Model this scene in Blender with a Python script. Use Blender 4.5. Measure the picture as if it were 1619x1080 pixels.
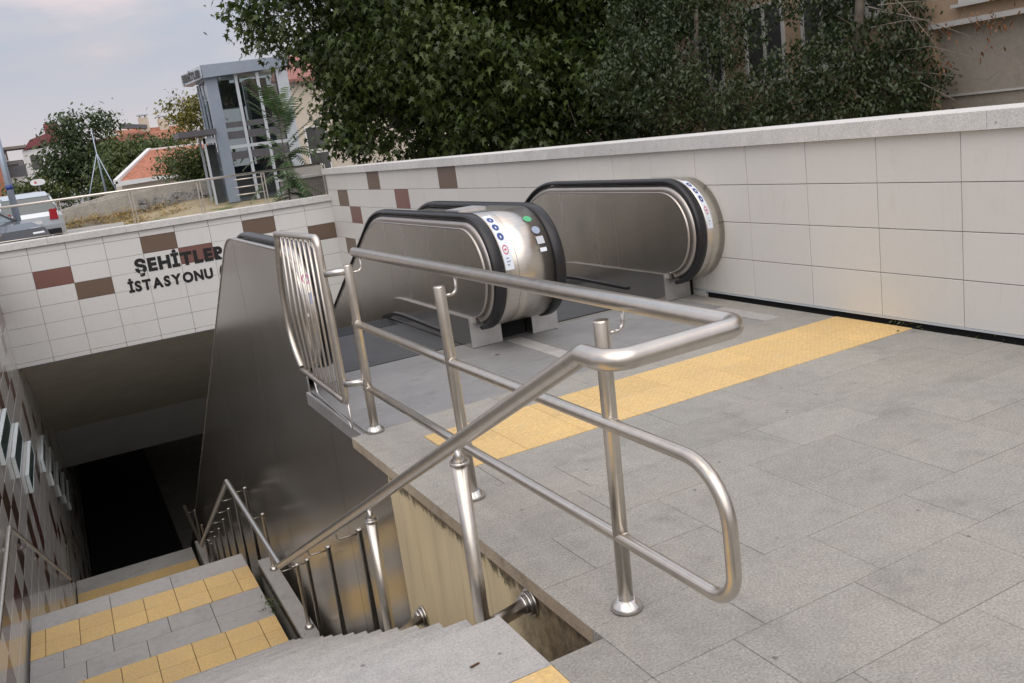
import bpy, math, random
import numpy as np
from mathutils import Matrix, Vector
R_ = math.radians
rnd = random.Random(7)
for o in list(bpy.data.objects): bpy.data.objects.remove(o)
scene = bpy.context.scene
COL = scene.collection

# ------------------------------------------------------------------ camera
yaw, pit, roll = 0.44105, 0.22428, 0.13428
cy, sy, cp, sp = math.cos(yaw), math.sin(yaw), math.cos(pit), math.sin(pit)
fw = Vector((sy*cp, cy*cp, -sp)); rt = Vector((cy, -sy, 0)); dn = -(rt.cross(fw))
rt2 = math.cos(roll)*rt + math.sin(roll)*dn
dn2 = -math.sin(roll)*rt + math.cos(roll)*dn
cam = bpy.data.cameras.new('camera'); co = bpy.data.objects.new('camera', cam); COL.objects.link(co)
up = -dn2; back = -fw
co.matrix_world = Matrix(((rt2.x, up.x, back.x, 0), (rt2.y, up.y, back.y, 0), (rt2.z, up.z, back.z, 1.6), (0, 0, 0, 1)))
cam.sensor_width = 36; cam.lens = 36*1449.3/1619; cam.clip_start = 0.05; cam.clip_end = 3000
scene.camera = co

# ------------------------------------------------------------------ sky and sun
SUN_EL, SUN_AZ = R_(52), R_(205)        # azimuth clockwise from +Y
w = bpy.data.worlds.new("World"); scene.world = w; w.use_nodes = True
nt = w.node_tree; nt.nodes.clear()
def N(t, typ, **kw):
    n = t.nodes.new(typ)
    for k, v in kw.items(): setattr(n, k, v)
    return n
sky = N(nt, 'ShaderNodeTexSky', sky_type='NISHITA', sun_disc=False, sun_elevation=SUN_EL, sun_rotation=SUN_AZ, dust_density=3.0)
tc = N(nt, 'ShaderNodeTexCoord'); mp = N(nt, 'ShaderNodeMapping'); mp.inputs['Scale'].default_value = (1, 1, 3.2)
nz = N(nt, 'ShaderNodeTexNoise'); nz.inputs['Scale'].default_value = 2.6; nz.inputs['Detail'].default_value = 6; nz.inputs['Roughness'].default_value = .5
cr = N(nt, 'ShaderNodeValToRGB'); e = cr.color_ramp.elements
e[0].position = .42; e[0].color = (4.4, 5.3, 6.9, 1); e[1].position = .58; e[1].color = (8.6, 7.5, 7.6, 1)
n2 = cr.color_ramp.elements.new(.5); n2.color = (5.7, 5.9, 6.8, 1)
sx = N(nt, 'ShaderNodeSeparateXYZ'); hr = N(nt, 'ShaderNodeMapRange'); hr.inputs[1].default_value = 0; hr.inputs[2].default_value = .2; hr.inputs[3].default_value = .85; hr.inputs[4].default_value = 0
hm = N(nt, 'ShaderNodeMixRGB'); hm.inputs[2].default_value = (9.3, 8.2, 8.0, 1)
mx = N(nt, 'ShaderNodeMixRGB'); mx.inputs[0].default_value = .86
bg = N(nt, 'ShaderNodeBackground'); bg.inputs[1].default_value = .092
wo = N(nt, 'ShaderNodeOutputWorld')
L = nt.links.new
L(tc.outputs['Generated'], mp.inputs[0]); L(mp.outputs[0], nz.inputs[0]); L(nz.outputs[0], cr.inputs[0])
L(tc.outputs['Generated'], sx.inputs[0]); L(sx.outputs[2], hr.inputs[0]); L(hr.outputs[0], hm.inputs[0]); L(cr.outputs[0], hm.inputs[1])
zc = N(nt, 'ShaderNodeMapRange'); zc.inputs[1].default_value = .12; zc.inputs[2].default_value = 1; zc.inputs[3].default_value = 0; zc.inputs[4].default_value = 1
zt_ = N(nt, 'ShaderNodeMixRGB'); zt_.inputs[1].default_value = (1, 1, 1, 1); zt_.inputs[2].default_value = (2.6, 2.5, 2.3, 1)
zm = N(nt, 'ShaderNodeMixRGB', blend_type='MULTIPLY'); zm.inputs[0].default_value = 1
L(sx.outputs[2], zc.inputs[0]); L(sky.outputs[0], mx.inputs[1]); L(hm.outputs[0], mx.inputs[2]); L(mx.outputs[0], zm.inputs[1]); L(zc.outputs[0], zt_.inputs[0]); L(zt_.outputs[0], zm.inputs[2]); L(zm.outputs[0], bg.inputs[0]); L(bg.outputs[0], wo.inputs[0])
sl = bpy.data.lights.new('sun', 'SUN'); sl.energy = 1.4; sl.angle = R_(80); sl.color = (1, .95, .87)
so = bpy.data.objects.new('sun', sl); COL.objects.link(so)
sd = Vector((math.sin(SUN_AZ)*math.cos(SUN_EL), math.cos(SUN_AZ)*math.cos(SUN_EL), math.sin(SUN_EL)))
so.rotation_euler = (-sd).to_track_quat('-Z', 'Y').to_euler()
scene.view_settings.view_transform = 'Standard'; scene.view_settings.look = 'None'
scene.view_settings.exposure = 0; scene.view_settings.gamma = 1; scene.view_settings.use_curve_mapping = False
scene.render.engine = 'CYCLES'
scene.cycles.max_bounces = 8; scene.cycles.transparent_max_bounces = 12

# ------------------------------------------------------------------ materials
def newmat(name):
    m = bpy.data.materials.new(name); m.use_nodes = True
    return m, m.node_tree, m.node_tree.nodes['Principled BSDF']
def posn(t, scale=(1, 1, 1), rot=(0, 0, 0)):
    g = N(t, 'ShaderNodeNewGeometry'); mpp = N(t, 'ShaderNodeMapping'); mpp.inputs['Scale'].default_value = scale; mpp.inputs['Rotation'].default_value = rot
    t.links.new(g.outputs['Position'], mpp.inputs[0]); return mpp.outputs[0]
def noise(t, vec, s, d=4, r=.6):
    n = N(t, 'ShaderNodeTexNoise'); n.inputs['Scale'].default_value = s; n.inputs['Detail'].default_value = d; n.inputs['Roughness'].default_value = r
    t.links.new(vec, n.inputs[0]); return n.outputs[0]
def ramp(t, f, *st):
    r = N(t, 'ShaderNodeValToRGB'); els = r.color_ramp.elements
    while len(els) < len(st): els.new(.5)
    for el, (p, c) in zip(els, st):
        el.position = p; el.color = (*c, 1) if len(c) == 3 else c
    t.links.new(f, r.inputs[0]); return r.outputs[0]
def mixc(t, f, a, b, mode='MIX'):
    m = N(t, 'ShaderNodeMixRGB', blend_type=mode)
    for i, v in ((0, f), (1, a), (2, b)):
        if hasattr(v, 'is_linked') or isinstance(v, bpy.types.NodeSocket): t.links.new(v, m.inputs[i])
        elif i == 0: m.inputs[0].default_value = v
        else: m.inputs[i].default_value = (*v, 1)
    return m.outputs[0]
def bump(t, b, h, s=.3, d=.01):
    n = N(t, 'ShaderNodeBump'); n.inputs['Strength'].default_value = s; n.inputs['Distance'].default_value = d
    t.links.new(h, n.inputs['Height']); t.links.new(n.outputs[0], b.inputs['Normal'])
def g3(v): return (v, v, v)
def randtint(t, col, lo=.9, hi=1.1):
    oi = N(t, 'ShaderNodeObjectInfo'); mr = N(t, 'ShaderNodeMapRange'); mr.inputs[3].default_value = lo; mr.inputs[4].default_value = hi
    t.links.new(oi.outputs['Random'], mr.inputs[0])
    return mixc(t, 1.0, col, mr.outputs[0], 'MULTIPLY')

def stone(name, base, warm, speck=.25, tint=.07, rough=.8, dirt=.35):
    m, t, b = newmat(name); P = posn(t)
    big = ramp(t, noise(t, P, .9, 6, .62), (.35, g3(0)), (.65, g3(1)))
    c = mixc(t, big, base, warm)
    c = randtint(t, c, 1-tint, 1+tint)
    fine = ramp(t, noise(t, P, 110, 4, .75), (.3, g3(1-speck)), (.7, g3(1+speck*.8)))
    c = mixc(t, 1.0, c, fine, 'MULTIPLY')
    st = ramp(t, noise(t, P, 3.3, 8, .7), (.52, g3(1)), (.74, g3(1-dirt)))
    c = mixc(t, 1.0, c, st, 'MULTIPLY')
    pc = ramp(t, noise(t, P, 14, 5, .65), (.35, g3(.93)), (.62, g3(1.04)))
    c = mixc(t, 1.0, c, pc, 'MULTIPLY')
    dots = N(t, 'ShaderNodeTexVoronoi'); dots.inputs['Scale'].default_value = 5.2; t.links.new(P, dots.inputs[0])
    dk = ramp(t, dots.outputs['Distance'], (.03, g3(.3)), (.06, g3(1)))
    c = mixc(t, .75, c, mixc(t, 1.0, c, dk, 'MULTIPLY'))
    t.links.new(c, b.inputs['Base Color']); b.inputs['Roughness'].default_value = rough
    bump(t, b, noise(t, P, 220, 3, .7), .35, .002)
    return m
M = {}
M['slab'] = stone('grey_granite_paving', (.278, .274, .252), (.325, .308, .273), .42, .06, .8, .24)
M['stair'] = stone('light_granite_steps', (.35, .348, .338), (.395, .385, .368), .3, .05, .75, .25)
M['coping'] = stone('coping_granite', (.58, .58, .565), (.64, .635, .61), .3, .04, .7, .12)
M['joint'] = stone('joint_mortar', (.21, .2, .18), (.24, .225, .2), .2, 0, .95)
M['concrete'] = stone('cast_concrete', (.3, .29, .27), (.36, .34, .31), .15, 0, .9)

def tactile():
    m, t, b = newmat('yellow_tactile_tile'); P = posn(t)
    c = mixc(t, ramp(t, noise(t, P, 2.2, 6, .65), (.35, g3(0)), (.7, g3(1))), (.66, .46, .19), (.58, .41, .19))
    c = randtint(t, c, .93, 1.06)
    c = mixc(t, 1.0, c, ramp(t, noise(t, P, 40, 5, .7), (.3, g3(.82)), (.65, g3(1.08))), 'MULTIPLY')
    c = mixc(t, ramp(t, noise(t, P, 5.5, 7, .75), (.56, g3(0)), (.78, g3(.55))), c, (.50, .44, .34))
    # small raised ribs laid diagonally
    w1 = N(t, 'ShaderNodeTexWave', wave_type='BANDS', bands_direction='X'); w1.inputs['Scale'].default_value = 12
    t.links.new(posn(t, (1, 1, 1), (0, 0, R_(45))), w1.inputs[0])
    w2 = N(t, 'ShaderNodeTexWave', wave_type='BANDS', bands_direction='Y'); w2.inputs['Scale'].default_value = 12
    t.links.new(posn(t, (1, 1, 1), (0, 0, R_(45))), w2.inputs[0])
    mm = N(t, 'ShaderNodeMath', operation='MULTIPLY'); t.links.new(w1.outputs[1], mm.inputs[0]); t.links.new(w2.outputs[1], mm.inputs[1])
    c = mixc(t, 1.0, c, ramp(t, mm.outputs[0], (.0, g3(.96)), (.6, g3(1.04))), 'MULTIPLY')
    t.links.new(c, b.inputs['Base Color']); b.inputs['Roughness'].default_value = .8
    bump(t, b, mm.outputs[0], .4, .003); return m
M['yellow'] = tactile()

def steel(name, col=(.56, .53, .49), rough=.27, streak=(1, 1, 60), amt=.12, dirt=.1, bmp=.0, aniso=0):
    m, t, b = newmat(name); b.inputs['Metallic'].default_value = 1
    P = posn(t, streak)
    s = noise(t, P, 3, 5, .6)
    c = mixc(t, ramp(t, s, (.3, g3(0)), (.7, g3(1))), tuple(x*(1-amt) for x in col), tuple(x*(1+amt*.6) for x in col))
    dn_ = noise(t, posn(t), 1.7, 7, .65)
    c = mixc(t, 1.0, c, ramp(t, dn_, (.4, g3(1)), (.75, g3(1-dirt))), 'MULTIPLY')
    t.links.new(c, b.inputs['Base Color'])
    r = N(t, 'ShaderNodeMapRange'); r.inputs[3].default_value = rough*.93; r.inputs[4].default_value = rough*1.07
    t.links.new(s, r.inputs[0]); t.links.new(r.outputs[0], b.inputs['Roughness'])
    if bmp: bump(t, b, noise(t, posn(t), 1.1, 2, .5), bmp, .02)
    return m
M['rail'] = steel('brushed_rail_steel', (.68, .635, .57), .3, (8, 8, 8), .08, .15)
M['rail_shiny'] = steel('polished_fitting_steel', (.62, .6, .57), .25, (8, 8, 8), .06, .1)
M['clad'] = steel('brushed_cladding_steel', (.60, .575, .53), .24, (1, .8, .05), .04, .10, .05)
M['panel'] = steel('balustrade_panel_steel', (.62, .59, .54), .27, (1, 1.0, .05), .06, .12, .05)
M['newel'] = steel('newel_wrap_steel', (.66, .62, .56), .28, (.4, 40, 40), .1, .1)
M['bright'] = steel('bright_trim_steel', (.52, .485, .44), .38, (1, 1, 1), .05, .05)
M['plate'] = steel('pale_base_plate', (.6, .6, .6), .5, (3, 3, 3), .1, .2)

def plain(name, col, rough=.6, metal=0, var=.1, sc=3, tint=0, coat=0):
    m, t, b = newmat(name); P = posn(t)
    c = mixc(t, ramp(t, noise(t, P, sc, 6, .6), (.3, g3(0)), (.7, g3(1))), tuple(x*(1-var) for x in col), tuple(min(1, x*(1+var)) for x in col))
    if tint: c = randtint(t, c, 1-tint, 1+tint)
    t.links.new(c, b.inputs['Base Color']); b.inputs['Roughness'].default_value = rough; b.inputs['Metallic'].default_value = metal
    if coat: b.inputs['Coat Weight'].default_value = coat; b.inputs['Coat Roughness'].default_value = .05
    return m
M['rubber'] = plain('black_rubber', (.012, .012, .014), .33, 0, .2)
M['dark'] = plain('void_shade_black', (.012, .012, .012), .9)  # near-black colour put in for the shade of gaps and voids
M['darkplate'] = plain('dark_ribbed_plate', (.05, .053, .056), .45, .6, .2, 9)
def ribbed(name, col, freq):
    m, t, b = newmat(name); P = posn(t)
    wv = N(t, 'ShaderNodeTexWave', wave_type='BANDS', bands_direction='X'); wv.inputs['Scale'].default_value = freq; t.links.new(P, wv.inputs[0])
    c = mixc(t, ramp(t, noise(t, P, 1.8, 6, .65), (.35, g3(0)), (.7, g3(1))), tuple(x*.85 for x in col), tuple(x*1.12 for x in col))
    c = mixc(t, 1.0, c, ramp(t, wv.outputs[1], (.2, g3(.86)), (.6, g3(1.04))), 'MULTIPLY')
    c = mixc(t, 1.0, c, ramp(t, noise(t, P, 5, 8, .7), (.55, g3(1)), (.75, g3(.7))), 'MULTIPLY')
    t.links.new(c, b.inputs['Base Color']); b.inputs['Roughness'].default_value = .6; b.inputs['Metallic'].default_value = .25
    bump(t, b, wv.outputs[1], .4, .003); return m
M['landplate'] = ribbed('ribbed_landing_plate', (.27, .27, .268), 22)
M['combplate'] = ribbed('dark_ribbed_comb_plate', (.075, .078, .082), 30)
def walltile(name, col, rough, tint=.025, coat=0, var=.05):
    m, t, b = newmat(name); P = posn(t)
    c = mixc(t, ramp(t, noise(t, P, .7, 6, .6), (.35, g3(0)), (.7, g3(1))), tuple(x*(1-var) for x in col), tuple(x*(1+var*.4) for x in col))
    c = randtint(t, c, 1-tint, 1+tint)
    c = mixc(t, 1.0, c, ramp(t, noise(t, posn(t, (2, 2, .5)), 4.5, 8, .75), (.55, g3(1)), (.8, (.90, .88, .84))), 'MULTIPLY')
    c = mixc(t, 1.0, c, ramp(t, noise(t, P, 90, 2, .6), (.3, g3(.97)), (.7, g3(1.02))), 'MULTIPLY')
    t.links.new(c, b.inputs['Base Color']); b.inputs['Roughness'].default_value = rough
    if coat: b.inputs['Coat Weight'].default_value = coat; b.inputs['Coat Roughness'].default_value = .04
    return m
M['tile'] = walltile('cream_wall_tile', (.645, .632, .595), .42, .015, 0, .03)
M['tile_cool'] = walltile('pale_grey_wall_tile', (.68, .68, .665), .4, .015, 0, .03)
M['tile_brown'] = walltile('brown_wall_tile', (.155, .105, .075), .45, .05)
M['tile_red'] = walltile('rust_red_wall_tile', (.20, .095, .08), .45, .05)
M['gtile'] = walltile('glossy_grey_wall_tile', (.62, .605, .58), .2, .03, .3)
M['gtile_brown'] = walltile('glossy_brown_wall_tile', (.11, .07, .055), .2, .05, .3)
M['gtile_red'] = walltile('glossy_red_wall_tile', (.14, .055, .05), .2, .05, .3)
M['grout'] = plain('tile_backing', (.2, .195, .185), .9)
M['soffit'] = plain('painted_soffit', (.78, .75, .64), .8, 0, .08, 1.5)
M['soffit_grey'] = plain('painted_bulkhead', (.82, .82, .81), .8, 0, .05, 1.5)
def plaster():
    m, t, b = newmat('stained_cream_plaster'); P = posn(t)
    c = mixc(t, ramp(t, noise(t, posn(t, (1, 1.5, .25)), 3, 7, .65), (.35, g3(0)), (.7, g3(1))), (.72, .60, .37), (.60, .50, .33))
    # run-off streaks and black mould whose lower edge is ragged, hugging the slab above
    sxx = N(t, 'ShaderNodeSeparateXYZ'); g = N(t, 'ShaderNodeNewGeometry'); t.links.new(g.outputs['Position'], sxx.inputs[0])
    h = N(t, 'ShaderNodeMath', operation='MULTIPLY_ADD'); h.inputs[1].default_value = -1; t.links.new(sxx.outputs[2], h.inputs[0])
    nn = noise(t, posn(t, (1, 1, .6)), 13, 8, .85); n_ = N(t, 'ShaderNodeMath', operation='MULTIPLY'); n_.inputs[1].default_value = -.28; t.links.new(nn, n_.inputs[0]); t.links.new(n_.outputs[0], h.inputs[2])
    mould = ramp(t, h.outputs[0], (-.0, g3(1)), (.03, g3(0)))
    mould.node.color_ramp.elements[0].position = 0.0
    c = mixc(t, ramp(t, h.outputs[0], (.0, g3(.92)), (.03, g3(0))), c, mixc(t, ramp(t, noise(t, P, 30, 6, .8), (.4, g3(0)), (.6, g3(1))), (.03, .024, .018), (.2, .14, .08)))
    # near corner is brown and wetter
    yy = N(t, 'ShaderNodeMath', operation='MULTIPLY_ADD'); yy.inputs[1].default_value = -1.6; yy.inputs[2].default_value = 4.95; t.links.new(sxx.outputs[1], yy.inputs[0])
    ad = N(t, 'ShaderNodeMath', operation='MULTIPLY_ADD'); ad.inputs[1].default_value = 1.2; t.links.new(noise(t, P, 4, 8, .75), ad.inputs[0]); t.links.new(yy.outputs[0], ad.inputs[2])
    c = mixc(t, ramp(t, ad.outputs[0], (.55, g3(0)), (.95, g3(.85))), c, mixc(t, ramp(t, noise(t, P, 22, 7, .8), (.42, g3(0)), (.58, g3(1))), (.075, .052, .032), (.22, .165, .10)))
    stv = ramp(t, noise(t, posn(t, (1, 6, .3)), 2.2, 5, .7), (.52, g3(1)), (.78, (.66, .62, .55)))
    c = mixc(t, 1.0, c, stv, 'MULTIPLY')
    t.links.new(c, b.inputs['Base Color']); b.inputs['Roughness'].default_value = .85
    bump(t, b, noise(t, P, 60, 5, .7), .4, .004); return m
M['plaster'] = plaster()
M['slabedge'] = stone('stained_slab_edge', (.52, .45, .34), (.30, .23, .16), .25, 0, .85, .6)
M['black'] = plain('black_lettering', (.012, .012, .013), .4)
M['white'] = plain('white_paint', (.72, .73, .74), .4, 0, .04)
M['decal'] = plain('pale_blue_sticker', (.72, .78, .86), .35, 0, .02)
M['blue'] = plain('blue_print', (.03, .06, .24), .4, 0, .05)
M['redp'] = plain('red_print', (.55, .1, .11), .4, 0, .05)
M['green'] = plain('green_sticker', (.08, .42, .2), .4, 0, .1)
M['bluegrey'] = plain('blue_grey_sticker', (.3, .36, .48), .4, 0, .1)
M['greyst'] = plain('grey_sticker', (.5, .53, .58), .4, 0, .05)
M['pink'] = plain('pink_sticker', (.6, .12, .35), .4, 0, .05)
M['teal'] = plain('teal_lamp_glass', (.03, .10, .10), .1, 0, .05, 3, 0, .5)
M['lampwhite'] = plain('white_lamp_body', (.66, .72, .73), .3, 0, .03)
def glass(name, col=(.75, .8, .82), alpha=.35, rough=.03):
    m, t, b = newmat(name); t.nodes.remove(b); out = [n for n in t.nodes if n.type == 'OUTPUT_MATERIAL'][0]
    tr = N(t, 'ShaderNodeBsdfTransparent'); tr.inputs[0].default_value = (*col, 1)
    gl = N(t, 'ShaderNodeBsdfGlossy'); gl.inputs['Roughness'].default_value = rough; gl.inputs[0].default_value = (.9, .93, .95, 1)
    fr = N(t, 'ShaderNodeFresnel'); fr.inputs[0].default_value = 1.6; ma = N(t, 'ShaderNodeMath', operation='ADD'); ma.inputs[1].default_value = alpha
    mxs = N(t, 'ShaderNodeMixShader'); t.links.new(fr.outputs[0], ma.inputs[0]); t.links.new(ma.outputs[0], mxs.inputs[0])
    t.links.new(tr.outputs[0], mxs.inputs[1]); t.links.new(gl.outputs[0], mxs.inputs[2]); t.links.new(mxs.outputs[0], out.inputs[0]); return m
M['glass'] = glass('tower_glass', (.62, .68, .7), .1)
M['winglass'] = plain('dark_window_glass', (.06, .065, .065), .08, 0, .3, 1, 0, .5)
M['alu'] = plain('blue_grey_aluminium', (.34, .40, .48), .35, .5, .06, 2)
M['alu_dark'] = plain('dark_aluminium', (.13, .13, .14), .4, .5, .1)
M['alu_w'] = plain('pale_aluminium', (.55, .6, .64), .35, .3, .05)
def leafm(name, col, var=.35, trans=.25):
    m, t, b = newmat(name); P = posn(t)
    lw = N(t, 'ShaderNodeAttribute'); lw.attribute_name = 'shade'
    c = mixc(t, lw.outputs['Fac'], tuple(x*(1-var) for x in col), (col[0]*(1+var*1.6), col[1]*(1+var), col[2]*(1+var*.3)))
    c = mixc(t, ramp(t, noise(t, P, .9, 3, .6), (.4, g3(0)), (.7, g3(.5))), c, (col[0]*1.7, col[1]*1.15, col[2]*.7))
    t.links.new(c, b.inputs['Base Color']); b.inputs['Roughness'].default_value = .5
    out = [n for n in t.nodes if n.type == 'OUTPUT_MATERIAL'][0]
    tl = N(t, 'ShaderNodeBsdfTranslucent'); t.links.new(c, tl.inputs[0]); ms = N(t, 'ShaderNodeMixShader'); ms.inputs[0].default_value = trans
    t.links.new(b.outputs[0], ms.inputs[1]); t.links.new(tl.outputs[0], ms.inputs[2]); t.links.new(ms.outputs[0], out.inputs[0]); return m
M['leaf_plane'] = leafm('plane_tree_leaf', (.036, .066, .017), .6, .2)
M['leaf_bush'] = leafm('dark_shrub_leaf', (.028, .052, .022))
M['leaf_mid'] = leafm('mid_green_leaf', (.062, .10, .03))
M['leaf_dark'] = leafm('deep_green_leaf', (.045, .08, .034))
M['leaf_yel'] = leafm('yellowing_leaf', (.13, .145, .035))
M['leaf_ail'] = leafm('frond_leaf', (.05, .115, .042))
M['leaf_dry'] = leafm('dead_leaf', (.16, .085, .045))
M['bark'] = plain('grey_brown_bark', (.09, .075, .06), .9, 0, .35, 8)
M['twig'] = plain('pale_dead_twig', (.2, .175, .15), .9, 0, .3, 6)
M['asphalt'] = stone('street_asphalt', (.19, .19, .19), (.24, .235, .23), .2, 0, .9)
def groundm(name, a, bcol, c3):
    m, t, b = newmat(name); P = posn(t)
    c = mixc(t, ramp(t, noise(t, P, 1.4, 8, .7), (.4, g3(0)), (.6, g3(1))), a, bcol)
    c = mixc(t, ramp(t, noise(t, P, .6, 5, .6), (.5, g3(0)), (.6, g3(1))), c, c3)
    c = mixc(t, 1.0, c, ramp(t, noise(t, P, 25, 6, .8), (.3, g3(.6)), (.7, g3(1.2))), 'MULTIPLY')
    t.links.new(c, b.inputs['Base Color']); b.inputs['Roughness'].default_value = .95; bump(t, b, noise(t, P, 12, 6, .8), .8, .05); return m
M['soil'] = groundm('dry_ground', (.36, .30, .19), (.42, .36, .24), (.14, .16, .06))
M['drygrass'] = leafm('dry_grass', (.33, .28, .14), .3)
M['rock'] = groundm('grey_rubble', (.2, .2, .2), (.42, .41, .39), (.3, .27, .22))
M['render_old'] = groundm('old_grey_render', (.36, .34, .30), (.44, .42, .37), (.30, .28, .25))
M['rooftile'] = plain('terracotta_roof', (.36, .145, .09), .8, 0, .25, 5)
M['roofred'] = plain('faded_red_roof', (.27, .12, .10), .8, 0, .15, 3)
M['darkred'] = plain('dark_red_metal_roof', (.19, .05, .055), .6, 0, .15)
M['frame_grey'] = plain('weathered_window_frame', (.42, .42, .41), .6, 0, .1)
M['salmon'] = plain('salmon_facade', (.32, .235, .16), .85, 0, .1, 2)
M['greybrick'] = stone('grey_rendered_block', (.26, .235, .2), (.30, .27, .23), .3, 0, .9, .2)
_t = M['greybrick'].node_tree; _b = _t.nodes['Principled BSDF']; _br = N(_t, 'ShaderNodeTexBrick'); _br.inputs['Scale'].default_value = 9; _br.inputs['Mortar Size'].default_value = .03
_t.links.new(posn(_t, (1, 1, 1), (0, R_(90), R_(90))), _br.inputs[0])
for _l in list(_b.inputs['Normal'].links): _t.links.remove(_l)
bump(_t, _b, _br.outputs['Fac'], .6, -.01)
M['creamwall'] = plain('cream_house_wall', (.55, .49, .40), .85, 0, .07, 1)
M['whitewall'] = plain('white_house_wall', (.66, .66, .66), .8, 0, .05, 1)
M['carsilver'] = plain('silver_car_paint', (.5, .55, .58), .3, .5, .03, 1, 0, .8)
M['cardark'] = plain('dark_grey_car_paint', (.07, .075, .08), .3, .5, .05, 1, 0, .8)
M['cargrey'] = plain('graphite_car_paint', (.12, .125, .125), .3, .5, .05, 1, 0, .8)
M['carglass'] = plain('car_glass', (.06, .085, .09), .06, 0, .1, 1, 0, 1)
M['redlamp'] = plain('red_lamp_lens', (.3, .012, .02), .2)
M['headlamp'] = plain('clear_lamp_lens', (.75, .8, .82), .15)

# ------------------------------------------------------------------ mesh helpers
class MB:
    def __init__(s): s.v = []; s.f = []; s.sm = []; s.mi = []
    def add(s, vs, fs, sm=False, mi=0):
        o = len(s.v); s.v += [tuple(p) for p in vs]
        for f in fs: s.f.append(tuple(i+o for i in f)); s.sm.append(sm); s.mi.append(mi)
    def box(s, x0, x1, y0, y1, z0, z1, mi=0):
        s.add([(x0,y0,z0),(x1,y0,z0),(x1,y1,z0),(x0,y1,z0),(x0,y0,z1),(x1,y0,z1),(x1,y1,z1),(x0,y1,z1)],
              [(0,3,2,1),(4,5,6,7),(0,1,5,4),(1,2,6,5),(2,3,7,6),(3,0,4,7)], False, mi)
    def hexa(s, vs, mi=0):
        s.add(vs, [(0,3,2,1),(4,5,6,7),(0,1,5,4),(1,2,6,5),(2,3,7,6),(3,0,4,7)], False, mi)
    def prism_x(s, poly, x0, x1, mi=0):      # poly of (y,z)
        n = len(poly); s.add([(x0, y, z) for y, z in poly]+[(x1, y, z) for y, z in poly],
              [tuple(range(n)), tuple(range(2*n-1, n-1, -1))]+[(i, i+n, (i+1) % n+n, (i+1) % n) for i in range(n)], False, mi)
    def prism_y(s, poly, y0, y1, mi=0):      # poly of (x,z)
        n = len(poly); s.add([(x, y0, z) for x, z in poly]+[(x, y1, z) for x, z in poly],
              [tuple(range(n)), tuple(range(2*n-1, n-1, -1))]+[(i, i+n, (i+1) % n+n, (i+1) % n) for i in range(n)], False, mi)
    def tube(s, pts, r, n=14, cap=True, mi=0):
        P = [Vector(p) for p in pts]; m = len(P); rr = r if isinstance(r, (list, tuple)) else [r]*m
        T = []
        for i in range(m):
            a = (P[i]-P[i-1]).normalized() if i else (P[1]-P[0]).normalized()
            b_ = (P[i+1]-P[i]).normalized() if i < m-1 else a
            T.append((a+b_).normalized() if (a+b_).length > 1e-6 else a)
        ref = Vector((0, 0, 1)) if abs(T[0].z) < .9 else Vector((1, 0, 0))
        u = T[0].cross(ref).normalized(); vs = []
        for i in range(m):
            u = (u-T[i]*u.dot(T[i])).normalized(); v = T[i].cross(u)
            k = 1.0
            if 0 < i < m-1:
                c_ = (P[i]-P[i-1]).normalized().dot(T[i]); k = 1/max(.5, c_)
            for j in range(n):
                a = 2*math.pi*j/n; vs.append(P[i]+(u*math.cos(a)+v*math.sin(a))*rr[i])
        fs = [(i*n+j, i*n+(j+1) % n, (i+1)*n+(j+1) % n, (i+1)*n+j) for i in range(m-1) for j in range(n)]
        s.add(vs, fs, True, mi)
        if cap:
            o = len(s.v)-len(vs); s.f.append(tuple(o+j for j in reversed(range(n)))); s.sm.append(False); s.mi.append(mi)
            s.f.append(tuple(o+(m-1)*n+j for j in range(n))); s.sm.append(False); s.mi.append(mi)
    def sweep_yz(s, prof, path, closed=True, sm=True, mi=0, cap=True):
        """prof: (x, n) with n along the outward normal; path: [(y,z,ny,nz)]"""
        k = len(prof); vs = [(x, y+ny*n, z+nz*n) for (y, z, ny, nz) in path for (x, n) in prof]
        kk = k if closed else k-1
        fs = [(i*k+j, i*k+(j+1) % k, (i+1)*k+(j+1) % k, (i+1)*k+j) for i in range(len(path)-1) for j in range(kk)]
        s.add(vs, fs, sm, mi)
        if closed and cap:
            o = len(s.v)-len(vs)
            for b0 in (0, (len(path)-1)*k): s.f.append(tuple(o+b0+j for j in range(k))); s.sm.append(False); s.mi.append(mi)
    def build(s, name, mats, parent=None, **props):
        me = bpy.data.meshes.new(name); me.from_pydata(s.v, [], s.f)
        for m in (mats if isinstance(mats, (list, tuple)) else [mats]): me.materials.append(m)
        me.polygons.foreach_set('use_smooth', s.sm); me.polygons.foreach_set('material_index', s.mi); me.update()
        o = bpy.data.objects.new(name, me); COL.objects.link(o)
        if parent: o.parent = parent
        for k, v in props.items(): o[k] = v
        return o
def bx(name, mat, dims, parent=None, **props):
    m = MB(); m.box(*dims); return m.build(name, mat, parent, **props)
def bevel_box(name, mat, dims, b, parent=None, **props):
    x0, x1, y0, y1, z0, z1 = dims; m = MB()
    v = []
    for (xx0, xx1, yy0, yy1, zz) in ((x0, x1, y0, y1, z0), (x0, x1, y0, y1, z1-b), (x0+b, x1-b, y0+b, y1-b, z1)):
        v += [(xx0, yy0, zz), (xx1, yy0, zz), (xx1, yy1, zz), (xx0, yy1, zz)]
    m.add(v, [(3,2,1,0),(8,9,10,11)]+[(i, (i+1) % 4, (i+1) % 4+4, i+4) for i in range(4)]+[(i+4, (i+1) % 4+4, (i+1) % 4+8, i+8) for i in range(4)])
    return m.build(name, mat, parent, **props)
def thing(name, label, cat, loc=(0, 0, 0), rz=0, group=None):
    o = bpy.data.objects.new(name, None); COL.objects.link(o); o.location = loc; o.rotation_euler = (0, 0, rz)
    o['label'] = label; o['category'] = cat
    if group: o['group'] = group
    return o
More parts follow.
